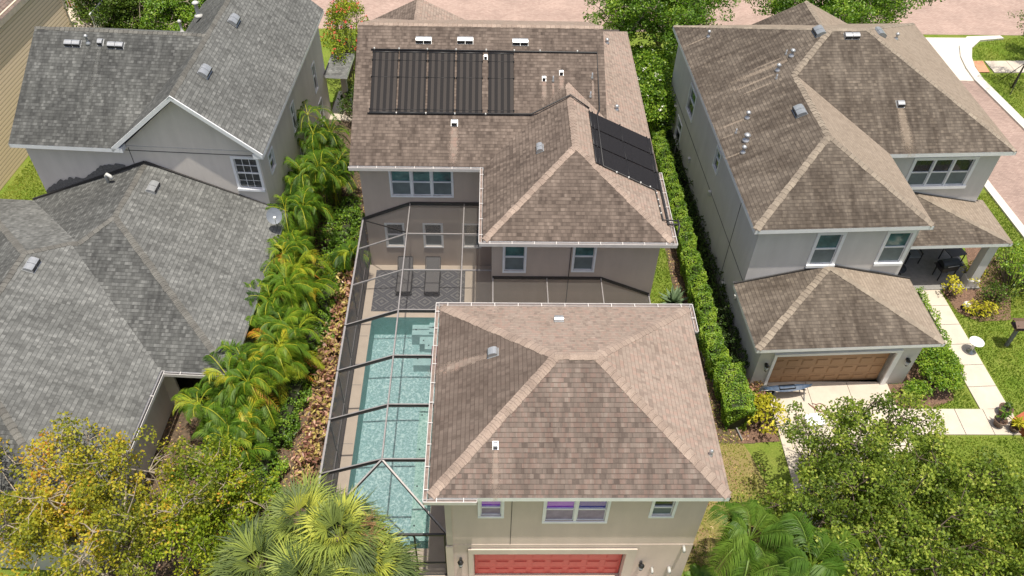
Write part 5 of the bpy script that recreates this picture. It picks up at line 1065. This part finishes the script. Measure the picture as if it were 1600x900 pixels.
mb = MB(); wall_seg(mb, (E2-.4,F1+.4), (E1-.4,F1+.4), 0, 2.75, [(.5,2.0,.1,2.2)]); wall_seg(mb, (E1-.4,F1+.4), (E1-.4,.3), 0, 2.75, nrm=(1,0)); wall_seg(mb, (E2-.4,FZ2+.4), (E2-.4,F1+.4), 0, 2.75, nrm=(1,0)); wall_seg(mb, (u2-5.2,FZ2+.4), (E2-.4,FZ2+.4), 0, 2.75); wall_seg(mb, (u2-5.2,-.2), (u2-5.2,FZ2+.4), 0, 2.75); wall_seg(mb, (E1-.4,-.2), (u2-5.2,-.2), 0, 2.75, nrm=(0,1)); mb.build('wing_wall', M['st_left'], H2)
mb = MB()
for (a, b) in (((u1-5.65,.33,EL+.02),(u1,.33,z1+.04)),((u1,.33,z1+.04),(E1-.3,.33,EL+.05))): mb.beam(a, b, .07, .13)
mb.build('flashing', M['flash'], H2)
mb = MB(); random.seed(11); N_ = 40
base = Vector((u1-4.9,.352,EL+.42)); top = Vector((u1-.9,.352,z1-.28)); pts = []
for i in range(N_+1): t = i/N_; q = base.lerp(top, t); pts.append((q, .10+.42*abs(sin(t*5.2+.6))*(.6+.6*random.random())*sin(pi*t)**.5))
for (a, ha), (b, hb) in zip(pts[:-1], pts[1:]): mb.face([(a.x,a.y,a.z-.1),(b.x,b.y,b.z-.1),(b.x,b.y,b.z+hb),(a.x,a.y,a.z+ha)])
mb.build('mildew_stain', M['dirtw'], H2)
# dish on the roof edge
p = (-9.1,26.75,2.95); root = empty('satellite_dish', p, 'grey satellite dish at the eave beside the palms', 'satellite dish')
mb = MB(); n_ = Vector((.25,-.75,.62)).normalized(); a_ = n_.cross(Vector((0,0,1))).normalized(); b_ = a_.cross(n_); c_ = Vector((0,0,.75)); R_ = .32; K = 24
for j in range(4):
    for k in range(K):
        def dp(jj, kk): rr = R_*jj/4; t = 2*pi*kk/K; return c_ + a_*(rr*cos(t)) + b_*(rr*1.1*sin(t)) + n_*(.5*rr*rr)
        mb.face([dp(j,k),dp(j+1,k),dp(j+1,k+1),dp(j,k+1)] if j else [dp(0,k),dp(1,k),dp(1,k+1)], smooth=True)
mb.build('reflector', plain('grey_dish_paint', (.17,.19,.22), .5), root); mb = MB(); mb.tube([(0,.1,0),(0,.1,.45),c_-n_*.05], .025, 8); mb.tube([c_-b_*.36, c_+n_*.5-b_*.1], .012, 6); mb.build('mast', M['steel'], root); mb = MB(); q = c_+n_*.5-b_*.08; mb.box(q.x-.05,q.x+.05,q.y-.05,q.y+.05,q.z-.05,q.z+.05); mb.build('feed_horn', M['white_b'], root)

# ================================================================== TAN HOUSE (far left)
TX, TY = -24.4, 33.0; ta = radians(-5.5)
H4 = empty('house', (TX, TY, 0), 'tan lap sided house with a cream upstairs porch, at the far left edge', 'house', rz=ta)
mb = MB(); wall_seg(mb, (0,-9), (0,10.2), 0, 6.6, [(1.0,2.0,3.9,5.2)], nrm=(1,0)); wall_seg(mb, (0,10.2), (-9,10.2), 0, 6.6, nrm=(0,1)); wall_seg(mb, (-9,-9), (0,-9), 0, 6.6); mb.face([(0,-9,6.6),(0,10.2,6.6),(-9,10.2,6.6),(-9,-9,6.6)]); mb.build('wall', M['siding'], H4)
window(H4, (0,-9), (0,10.2), 1.0, 2.0, 3.9, 5.2, 1, ('gl_dk','gl_dk'), .1, nrm=(1,0))
mb = MB(); mb.box(-.08,.06,10.12,10.26,0,6.5); mb.build('corner_trim', M['trim_tan'], H4)
mb = MB(); mb.plane([(.12,-9.4,6.5),(.12,10.6,6.5),(-4.4,10.6,8.9),(-4.4,-9.4,8.9)], (0,1), 0); mb.plane([(-9.2,-9.4,6.5),(-4.4,-9.4,8.9),(-4.4,10.6,8.9),(-9.2,10.6,6.5)], (0,1), 0)
mb.build('roof', M['br_mid'], H4); mb = MB(); fascia(mb, (.12,-9.4,6.5), (.12,10.6,6.5), (1,0), .3, .05); mb.build('fascia', M['trim_tan'], H4)
mb = MB(); mb.box(-9,1.4,10.3,12.6,2.9,3.1); mb.box(-9,1.5,12.4,12.75,5.7,6.1); mb.box(1.15,1.5,10.6,12.4,5.7,6.1); mb.build('porch_beam', M['trim_tan'], H4)
for x_ in (1.25,-3.0): mb = MB(); mb.box(x_-.14,x_+.14,12.3,12.58,0,5.7); mb.build('porch_column', M['trim_tan'], H4)
mb = MB(); mb.box(-9,1.2,12.4,12.45,3.95,4.02); mb.box(1.2,1.25,10.3,12.4,3.95,4.02)
for k in range(60): mb.box(-9+k*.17,-9+k*.17+.03,12.41,12.44,3.1,3.95)
for k in range(12): mb.box(1.21,1.24,10.4+k*.17,10.43+k*.17,3.1,3.95)
mb.build('railing', M['white'], H4)

# ================================================================== SMALL THINGS
def w2(x, y): return (x, y)
root = empty('bird_bath', (20.62,22.55,0.0), 'white pedestal bird bath beside the front walkway', 'bird bath')
mb = MB(); mb.lathe((0,0,0), [(.2,0),(.19,.06),(.08,.12),(.06,.5),(.1,.6)], 16); mb.build('pedestal', M['steel'], root); mb = MB(); mb.lathe((0,0,0), [(.06,.58),(.24,.66),(.31,.70),(.28,.70),(.17,.67),(.01,.66)], 24); mb.build('basin', M['white_b'], root)
root = empty('garden_post', (22.34,22.9,0), 'grey timber post carrying a brown roofed bird feeder on the lawn', 'bird feeder')
mb = MB(); mb.beam((0,0,0),(.0,.0,1.25),.12,.12,up=(0,1,0)); mb.build('post', M['wood_g'], root); mb = MB(); mb.box(-.28,.28,-.24,.24,1.25,1.29); mb.face([(-.34,-.30,1.48),(.34,-.30,1.48),(.34,0,1.62),(-.34,0,1.62)]); mb.face([(-.34,0,1.62),(.34,0,1.62),(.34,.30,1.48),(-.34,.30,1.48)])
for sx in (-.25,.25):
    for sy in (-.2,.2): mb.box(sx-.02,sx+.02,sy-.02,sy+.02,1.29,1.55)
mb.build('feeder_house', M['pot'], root)
root = empty('globe_light', (21.4,25.1,0), 'small white globe garden light in the mulch bed', 'garden light'); mb = MB(); mb.lathe((0,0,0), [(.05,0),(.05,.12),(.13,.16),(.17,.26),(.13,.36),(.03,.41)], 16); mb.build('globe', M['white_b'], root); mb = MB(); mb.lathe((0,0,0), [(.19,0),(.19,.05),(.05,.06)], 14); mb.build('base', M['black'], root)
def pot(name, x, y, r_, h, label, leaves, mtl, seed, L=.3, tall=.5):
    root = empty(name, (x,y,.07), label, 'potted plant', None); mb = MB(); mb.lathe((0,0,0), [(r_*.6,0),(r_,h*.85),(r_*1.08,h),(r_*.9,h),(r_*.85,h*.85),(.01,h*.85)], 16); mb.build('pot', M['pot'], root)
    global rng; rng = np.random.default_rng(seed); az = rng.uniform(0,2*pi,leaves); el = rng.uniform(-.1,1.0,leaves); d = np.stack([np.cos(az)*np.cos(el), np.sin(az)*np.cos(el), np.sin(el)],1); hz = h+rng.uniform(.1,tall,leaves)
    c = np.stack([0*az,0*az,hz],1)+d*L*.5*rng.uniform(.6,1.3,leaves)[:,None]; quads_obj('foliage', leaf_quads(c, L, L*.3, 1.0, dirs=d*3), rng.uniform(.2,.9,leaves), M[mtl], root)
    mb = MB(); mb.tube([(0,0,h*.8),(0.02,0,h+tall)], .02, 6); mb.build('stem', M['stem_g'], root)
pot('potted_plant', 20.15,18.75,.24,.36,'plumeria in a brown pot at the walkway corner',26,'lf_queen',5); pot('potted_plant', 20.62,19.32,.26,.34,'leafy green plant in a dark pot on the grass edge of the walkway',60,'lf_dark',6,.22,.2); pot('potted_plant', 20.68,18.5,.2,.26,'yellow green spiky plant in a pot beside the red wooden box',50,'lf_yel',8,.34,.25)
root = empty('planter_box', (21.2,18.7,.02), 'red brown wooden planter box by the walkway corner', 'planter', rz=.5); mb = MB(); mb.box(-.42,.42,-.32,.32,0,.45); mb.box(-.46,.46,-.36,-.30,.40,.47); mb.box(-.46,.46,.30,.36,.40,.47); mb.build('box', M['wood'], root)
root = empty('kayak', (11.95,20.12,.07), 'blue kayak resting on a stand in front of the tan garage door', 'kayak', rz=.09)
mb = MB(); n_ = 14; prof = []
for i in range(n_+1):
    t = i/n_*2-1; w = .17*(1-abs(t)**2.2)**.8+.004; prof.append((t*1.0, w, .55 + .10*abs(t)**2))
for (x0,w0,z0),(x1,w1,z1) in zip(prof[:-1],prof[1:]):
    for a, b, c, d in (((x0,-w0,z0),(x1,-w1,z1),(x1,0,z1+.08),(x0,0,z0+.08)),((x0,0,z0+.08),(x1,0,z1+.08),(x1,w1,z1),(x0,w0,z0)),((x0,-w0,z0),(x0,0,z0-.14),(x1,0,z1-.14),(x1,-w1,z1)),((x0,0,z0-.14),(x0,w0,z0),(x1,w1,z1),(x1,0,z1-.14))): mb.face([a,b,c,d], 0, smooth=True)
mb.build('hull', M['blue'], root); mb = MB(); mb.tube([(-.35,-.1,.64),(-.35,.1,.64),(.3,.09,.64),(.3,-.09,.64),(-.35,-.1,.64)], .02, 6); mb.build('cockpit_rim', M['black'], root)
for x in (-.7,.75): 
    for s in (-1,1): mb = MB(); mb.beam((x,s*.3,0),(x,-s*.12,.50),.04,.04,up=(1,0,0)); mb.build('leg', M['wood_g'], root)
root = empty('bucket', (11.12,19.95,.07), 'open black bin standing left of the kayak', 'bin'); mb = MB(); mb.lathe((0,0,0), [(.22,0),(.30,.5),(.33,.52),(.28,.51),(.2,.08),(.01,.08)], 20); mb.build('body', M['potw'], root); mb = MB(); mb.tube([(.31,0,.5),(.25,.0,.62),(-.25,0,.62),(-.31,0,.5)], .01, 5); mb.build('handle', M['steel'], root)
mb = MB(); random.seed(3); pts = [(13.0+.28*sin(t*1.7)+.05*t, 19.55+.22*cos(t*2.3), .085) for t in [k*.3 for k in range(22)]]; mb.tube(pts, .013, 6); tag(mb.build('garden_hose', M['redrope']), 'tangled rust red hose on the driveway below the kayak', 'hose')
root = empty('storage_tub', (12.75,18.75,.07), 'white lidded tub on the driveway half under the tree', 'box', rz=.1); mb = MB(); mb.box(-.33,.33,-.24,.24,0,.32); mb.build('body', M['white_b'], root); mb = MB(); mb.box(-.36,.36,-.27,.27,.32,.36); mb.build('lid', M['white_b'], root)
root = empty('timber_edging', (9.25,20.5,0), 'grey timber boards edging pink blocks beside the garage building', 'garden edging')
mb = MB(); mb.beam((-.25,2.0,.07),(.05,-.35,.07),.05,.14); mb.beam((.12,-.3,.07),(.55,-2.5,.07),.05,.14); mb.build('board', M['wood_g'], root); mb = MB()
for k in range(6): mb.box(.0+.03*k,.38+.03*k,1.55-k*.32,1.83-k*.32,0,.06)
mb.build('block', M['pinkp'], root)
root = empty('street_sapling', (31.6,43.4,0), 'young tree tied to black stakes on the far right lawn', 'tree'); 
mb = MB(); mb.tube([(0,0,0),(.1,.05,1.5),(.3,.1,3.2)], [.06,.05,.035], 8); mb.build('trunk', M['bark_d'], root); mb = MB()
for a in (0,2.1,4.2): mb.beam((.9*cos(a),.9*sin(a),0),(.12,.05,1.7),.04,.04); 
mb.build('stake', M['black'], root)
rng = np.random.default_rng(9); cc = [(.4+rng.normal()*.9, .3+rng.normal()*.9, 4.2+rng.normal()*.6) for _ in range(60)]; V, T = blobs_leaves(cc, [.35]*60, 40, .12, .06, .4, .5, .2, None); quads_obj('crown', V, T, M['lf_dark'], root)

# ================================================================== PLANTS
# clipped hedge beside the right house, in two lengths
hedge('hedge', 'long clipped green hedge between the lawn strip and the grey house wall', [(8.86,38.5),(9.04,30),(9.14,25.5),(9.24,20.9)], .70, 1.5, 'lf_hedge', 900, .07, .045, 21, tb=(.25,.9))
hedge('hedge', 'short block of clipped hedge at the garage corner of the grey house', [(9.62,20.75),(9.62,18.45)], 1.15, 1.45, 'lf_hedge', 900, .07, .045, 22, tb=(.25,.9), round_=.3)
hedge('hedge', 'added dark low hedge standing in for shade along the grey house wall', [(9.75,39),(9.95,30),(10.05,25.5),(10.12,21.0)], .55, 1.25, 'lf_dark', 330, .085, .055, 23, tb=(-.1,.3), round_=.2, wob=.14)  # added hedge, leaf colour darkened to stand in for shade
# croton strip and green strip left of the cage
rs = np.random.default_rng(5)
for k in range(14):
    y = 26.3 - k*.80; x = -6.35 - .018*k + rs.uniform(-.1,.1); c = [(rs.uniform(-.38,.38), rs.uniform(-.42,.42), rs.uniform(.3,.85)) for _ in range(12)]
    shrub('croton_bush', 'red and yellow croton bush in the strip along the cage wall', (x,y,.01), c, [.26]*12, 'lf_croton', .22, .085, 34, group='croton bushes along the screen cage', seed=40+k, tb=(.25,.75), tvar=.26, up=.7)
hedge('hedge', 'low dark green hedge strip between the crotons and the palms', [(-6.75,31.5),(-6.9,27.5),(-7.35,22.0),(-7.9,17.6)], .95, .85, 'lf_hedge', 480, .09, .06, 31, tb=(.05,.7), round_=.3, wob=.16)
hedge('hedge', 'wide low green shrub bank below the palms, nearest the fan palms', [(-8.6,18.0),(-8.35,15.0)], 1.6, 1.0, 'lf_hedge', 520, .09, .06, 33, tb=(.15,.85), round_=.4, wob=.2)
# areca palms
spots = [(-8.6,33.8,3.6,'tall areca palm clump in the side yard, farthest from the camera'),(-8.25,30.6,3.4,'areca palm clump beside the two storey wall of the grey shingled house'),(-7.55,31.9,2.6,'areca palm clump closest to the taupe house wall'),(-8.5,28.6,3.0,'areca palm clump just behind the satellite dish'),(-8.75,25.6,2.9,'areca palm clump in front of the satellite dish'),(-7.8,24.2,2.7,'yellowing areca palm clump halfway along the cage'),(-9.0,22.6,3.0,'areca palm clump leaning over the eave of the single storey wing'),(-8.2,21.0,2.6,'orange tinged areca palm clump beside the croton strip'),(-9.2,19.3,2.9,'areca palm clump at the corner of the single storey wing'),(-9.9,18.0,2.8,'areca palm clump over the dark recess of the wing'),(-6.25,26.9,1.7,'small young areca palm against the corner of the screen cage'),(-8.9,17.3,2.2,'lowest areca palm clump, above the shrub bank')]
for i, (x, y, h, l) in enumerate(spots):
    small = h < 2; x += .3 if 5 < i < 10 else 0
    areca('areca_palm', l, (x,y,.01), h, 3 if small else 10, 7 if small else 7, .25 if small else .85, 100+i, tint=[.24,.28,.2,.28,.36,.42,.32,.4,.3,.36,.22,.26][i], length=1.1 if small else 1.6, yellow=.05 if i < 4 else .18, ll=.46, lw=.026, n=34)
# shrubs under the palms
for i, (x, y, s, l) in enumerate(((-7.6,28.4,.8,'dark green shrub between the palms and the cage corner'),(-7.2,29.9,.9,'glossy green shrub against the taupe house corner'),(-9.0,14.8,1.0,'green shrub at the foot of the golden tree'),(-8.4,35.6,.9,'dark shrub beneath the farthest palms'),(-7.3,26.6,.7,'low yellow green shrub beside the small palm'))):
    c = scatter_c(26, s, s, .4, 1.1, 60+i); shrub('leafy_shrub', l, (x,y,.01), c, [.28]*26, 'lf_hedge' if i != 4 else 'lf_lime', .12, .07, 46, seed=70+i, tb=(.1,.7))
# agaves by the lawn strip
for (x, y, sd, l) in ((8.25,25.3,1,'blue green agave on the lawn strip behind the garage building'),(8.75,22.9,2,'smaller agave beside the clipped hedge')):
    rng = np.random.default_rng(sd); root = empty('agave', (x,y,.01), l, 'agave'); mb = MB()
    for k in range(26 if sd == 1 else 16):
        az = k*2.4; el = .25 + 1.1*(1-k/26); Ls = .95*rng.uniform(.8,1.1); w = .085; d = Vector((cos(az)*cos(el), sin(az)*cos(el), sin(el))); s = Vector((-sin(az),cos(az),0)); u_ = d.cross(s)
        P = [Vector((0,0,.05)), d*Ls*.45+Vector((0,0,.04)), d*Ls-Vector((0,0,.12*cos(el)))]
        mb.face([P[0]-s*w*.6, P[0]+s*w*.6, P[1]+s*w-u_*.03, P[1]-s*w-u_*.03]); mb.face([P[1]-s*w-u_*.03, P[1]+s*w-u_*.03, P[2]])
    mb.build('leaf', plain('agave_leaf', (.13,.19,.10), .5, var=.3), root)
# yellow crotons by the right driveway and in the porch bed
def bush(name, label, x, y, rx, ry, h, n, mtl, L, W, seed, **k):
    c = scatter_c(n, rx, ry, h*.45, h, seed); return shrub(name, label, (x,y,.015), c, [.24]*n, mtl, L, W, k.pop('per', 44), seed=seed, **k)
bush('croton_bush', 'large yellow green croton beside the driveway and hedge block', 10.7,18.8,.85,.95,1.1,46,'lf_yel',.16,.08,201, tb=(.3,.9)); bush('croton_bush', 'darker red tinged croton behind the black bin', 10.6,19.7,.35,.3,.8,9,'lf_croton',.15,.07,202)
bush('croton_bush', 'bright yellow croton at the foot of the porch grill', 20.95,26.0,.45,.4,.85,14,'lf_yel',.14,.08,203, tb=(.5,.95)); bush('croton_bush', 'yellow croton at the front of the mulch bed', 21.9,24.75,.75,.4,.55,24,'lf_yel',.13,.07,204, tb=(.4,.95)); bush('croton_bush', 'yellow croton beside the porch column', 22.3,26.9,.4,.7,.8,16,'lf_yel',.12,.06,205, tb=(.4,.8))
bush('leafy_shrub', 'dense green shrub mass at the right edge, beside the porch column', 24.3,26.6,1.3,1.6,1.7,90,'lf_hedge',.12,.08,206, tb=(.3,.9)); bush('leafy_shrub', 'dark green shrub in front of the porch bed', 22.9,25.5,.7,.5,.9,30,'lf_dark',.11,.06,207)
bush('leafy_shrub', 'rounded green shrub around the garage corner', 18.45,21.2,.80,1.25,1.15,150,'lf_hedge',.09,.06,208, tb=(.3,.85), per=110)
bush('leafy_shrub', 'small green shrub at the driveway edge, left of the rounded one', 17.3,20.15,.5,.4,.65,34,'lf_hedge',.09,.06,211, tb=(.3,.8), per=90)
hedge('hedge', 'narrow green hedge between the garage wing and the front walkway', [(19.15,25.6),(19.3,23.0),(19.0,21.7)], .62, .8, 'lf_hedge', 340, .085, .055, 212, tb=(.3,.9), round_=.25, wob=.1)
bush('leafy_shrub', 'dark small leafed shrub at the driveway edge under the tree', 12.4,17.2,1.2,1.3,1.3,80,'lf_oak',.09,.05,209, tb=(.15,.5)); bush('leafy_shrub', 'low shrub on the dry lawn patch beside the garage building', 9.4,14.6,.7,.9,.6,34,'lf_oak',.09,.05,210)
bush('potted_shrub', 'small bromeliad like plant by the grey garage wall', 10.7,20.45,.3,.25,.45,8,'lf_croton',.2,.06,213)
# flowering shrubs between the houses
c = scatter_c(150, 1.35, 3.8, 1.2, 3.4, 81); shrub('flowering_shrub', 'tall green shrub with white blossom between the two brown roofs', (8.9,40.0,0), c, [.48]*150, 'lf_hedge', .14, .09, 60, seed=82, tb=(.15,.8), flowers=('flower_w', 26, .09))
c = scatter_c(80, 1.0, 3.2, 1.6, 4.6, 83); shrub('flowering_shrub', 'red flowering shrub beside the left edge of the solar roof', (-8.3,43.6,0), c, [.45]*80, 'lf_lime', .13, .07, 46, seed=84, tb=(.1,.6), flowers=('flower_r', 90, .09))
c = scatter_c(60, .9, 1.8, .6, 1.6, 85); shrub('leafy_shrub', 'dark shrub by the pillared entry of the grey shingled house', (-7.3,39.6,0), c, [.35]*60, 'lf_dark', .12, .08, 46, seed=86, tb=(.1,.6))
areca('queen_palm', 'queen palm behind the ridge of the solar roof', (5.9,42.6,0), 4.6, 1, 15, .05, 300, tint=.75, length=2.5, group='queen palms', mtl='lf_queen', ll=.55, lw=.04, n=48, yellow=.0)
# trees along the street
TR = dict(group='street trees behind the houses')
make_tree('broadleaf_tree', 'large dark green tree behind the gap between the brown roofs', (10.2,45.2,0), (9.6,44.2,4.9), (4.3,3.4,2.2), 400, 'lf_hedge', .15,.09, 60,(.35,.7), seed=31, tint=(.1,.75), trunk_r=.18, **TR)
make_tree('broadleaf_tree', 'round green tree behind the dark hip roof at the right', (21.2,46.8,0), (20.4,46.0,4.4), (4.9,2.9,2.2), 340, 'lf_hedge', .15,.09, 60,(.35,.7), seed=32, tint=(.1,.7), trunk_r=.17, **TR)
make_tree('broadleaf_tree', 'dense dark tree behind the left grey roof', (-20.8,46.0,0), (-20.9,45.4,3.4), (3.6,2.8,2.2), 340, 'lf_dark', .14,.085, 60,(.35,.65), seed=33, tint=(.2,.9), trunk_r=.16, **TR)
make_tree('broadleaf_tree', 'lighter green tree behind the left grey roof, next to the white pipe', (-16.2,44.6,0), (-16.6,44.6,3.6), (2.9,2.6,2.0), 250, 'lf_hedge', .14,.085, 60,(.35,.65), seed=34, tint=(.1,.7), trunk_r=.14, **TR)
make_tree('broadleaf_tree', 'tree beside the upstairs porch of the tan house', (-25.8,47.6,0), (-25.4,47.4,1.8), (2.6,2.0,1.4), 90, 'lf_lime', .13,.08, 50,(.3,.55), seed=35, tint=(.1,.6), trunk_r=.12, flowers=('flower_r',50,.12), **TR)
make_tree('broadleaf_tree', 'tree shading the far right lawn by the street, beyond the frame edge', (36.2,46.6,0), (36.0,46.4,4.6), (2.7,2.4,1.8), 150, 'lf_dark', .14,.08, 50,(.35,.6), seed=36, trunk_r=.13, **TR)
# near trees
def gold(c): return float(np.clip(.40 - .05*(c[0]+12.5) + .15*math.sin(c[0]*2.1+c[1]*1.7), 0, 1))
make_tree('golden_tree', 'sparse tree with golden yellow and orange leaves and pale forked branches, bottom left', (-11.0,10.3,0), (-12.2,12.8,4.1), (3.9,3.2,1.8), 400, 'lf_gold', .10,.075, 95,(.2,.40), seed=51, trunk_r=.13, lim=9, fork=.42, tintfn=gold, up=.3)
make_tree('green_tree', 'yellow green leafy tree between the golden tree and the fan palms', (-8.6,12.6,0), (-8.7,13.5,3.2), (2.0,2.4,1.5), 260, 'lf_lime', .10,.07, 90,(.22,.42), seed=52, trunk_r=.1, lim=7, tint=(.1,.85), up=.3)
make_tree('shade_tree', 'big open crowned olive green tree covering the bottom right', (13.2,11.8,0), (12.9,12.9,4.0), (4.5,3.7,1.9), 1000, 'lf_oak', .11,.07, 110,(.22,.44), seed=53, trunk_r=.12, lim=11, bark='bark_d', tint=(.15,.85), up=.3)
make_tree('shade_tree', 'second olive green tree at the bottom right corner, yellower', (17.3,9.8,0), (16.9,11.0,3.6), (2.9,2.7,1.6), 360, 'lf_oak', .11,.07, 110,(.22,.44), seed=54, trunk_r=.1, lim=8, bark='bark_d', tint=(.35,1.0), up=.3)
sabal('fan_palm', 'tallest fan palm in front of the pool, with dry flower stalks', (-4.45,12.0,0), 3.9, 34, 61, tint=.55, fl=7)
sabal('fan_palm', 'fan palm at the cage corner with yellow green fans', (-5.6,12.6,0), 3.6, 30, 62, tint=.5)
sabal('fan_palm', 'grey green fan palm at the bottom edge, left of the pool', (-6.7,11.3,0), 3.4, 34, 63, R=1.0, tint=.32)
sabal('fan_palm', 'bright fan palm lowest in the view beside the garage building', (-3.5,11.3,0), 3.2, 30, 64, tint=.6)
sabal('fan_palm', 'short fan palm at the bottom edge between the taller ones', (-5.2,10.7,0), 3.6, 30, 65, tint=.4)
areca('queen_palm', 'queen palm arching over the corner of the garage roof', (8.0,12.0,0), 5.2, 1, 18, .05, 301, tint=.5, length=2.6, group='queen palms', mtl='lf_queen', ll=.62, lw=.024, n=84, yellow=0)
areca('queen_palm', 'queen palm low at the bottom edge under the shade tree', (9.4,10.9,0), 4.3, 1, 15, .05, 302, tint=.5, length=2.3, group='queen palms', mtl='lf_queen', ll=.6, lw=.024, n=80, yellow=0)
# banana-like plant at the wall
rng = np.random.default_rng(77); root = empty('banana_plant', (7.15,12.1,0), 'broad leaved bright green plant against the garage building wall', 'plant'); V = []; T = []
for k in range(16):
    az = k*2.4; el = rng.uniform(.2,1.2); P = rachis((0,0,.35), az, el, rng.uniform(.8,1.15), .45, 7); s = np.array([-sin(az),cos(az),0]); w = .16*np.sin(pi*np.linspace(.06,.97,7))**.7
    for j in range(6):
        for sg in (-1,1): V.append(np.stack([P[j],P[j]+sg*s*w[j]+[0,0,.05],P[j+1]+sg*s*w[j+1]+[0,0,.05],P[j+1]])); T.append(.5+.3*rng.random())
quads_obj('leaf', np.array(V), np.array(T), M['lf_queen'], root); mb = MB(); mb.tube([(0,0,0),(0,0,.5)], .06, 6); mb.build('stem', M['stem_g'], root)
# grass blades over the visible lawns
rng = np.random.default_rng(88)
def in_poly(p, poly):
    x, y = p[:,0], p[:,1]; ins = np.zeros(len(p), bool); j = len(poly)-1
    for i in range(len(poly)):
        xi, yi = poly[i]; xj, yj = poly[j]; c = ((yi > y) != (yj > y)) & (x < (xj-xi)*(y-yi)/(yj-yi+1e-12)+xi); ins ^= c; j = i
    return ins
def blades(poly, dens, h=.07, z=0.0, dry=.0):
    P = np.array(poly); lo, hi = P.min(0), P.max(0); n = int(dens*np.prod(hi-lo)); p = rng.uniform(lo, hi, (n,2)); p = p[in_poly(p, poly)]; n = len(p)
    az = rng.uniform(0,2*pi,n); s = np.stack([np.cos(az),np.sin(az),0*az],1)*.011; b = np.concatenate([p, np.full((n,1), z)],1); hh = h*rng.uniform(.5,1.3,n)
    top = b + np.stack([rng.normal(size=n)*.03, rng.normal(size=n)*.03, hh],1); t = .5 + .25*np.sin(p[:,0]*1.9)*np.sin(p[:,1]*1.3) + rng.normal(size=n)*.2 + dry
    return np.stack([b-s*1.6, b+s*1.6, top+s, top-s],1), t
LV = [blades([(7.0,19.5),(8.4,19.5),(8.45,27.5),(8.35,36),(7.0,36)],420), blades([(20.7,26.3),(21.2,18.3),(27,18.0),(26.4,33.5),(24.6,33),(23.6,28),(21.2,24.3)],420), blades([(16.5,19.58),(19.7,19.58),(19.5,21.2),(18.6,19.9),(17.3,19.62)],500), blades([(7.0,12),(9.8,12),(10.2,15),(9.9,17.5),(8.9,21),(7.0,21)],230,dry=.25), blades([(15,12),(21,11),(21.2,18.2),(16.4,18.2)],420), blades([(-24.4,31),(-21.3,31),(-21.3,36),(-23.8,36)],420,dry=.2), blades([(30.6,39.5),(31.0,39.0),(36,39.0),(36,44.95),(30.4,44.9)],250), blades([(30.5,46.6),(36,46.7),(36,49.6),(33,49.2),(31.2,48.3)],250), blades([(-7.0,36),(-5.8,36),(-5.8,44),(-7.6,44)],300)]
quads_obj('lawn_grass', np.concatenate([a for a, _ in LV]), np.concatenate([b for _, b in LV]), M['blade'])['kind'] = 'stuff'
rng = np.random.default_rng(90)
# fallen leaves in the planting beds
p = np.concatenate([rng.uniform((-9,15.5),(-5.7,34),(5200,2)), rng.uniform((8.4,18),(10.2,41),(3000,2)), rng.uniform((-13,11),(-9,20),(1500,2)), rng.uniform((7.5,11),(10.5,17),(250,2))]); p = np.concatenate([p, np.full((len(p),1), .03)],1)
quads_obj('fallen_leaves', leaf_quads(p, .1, .05, 2.0), rng.random(len(p)), M['lf_croton'])['kind'] = 'stuff'
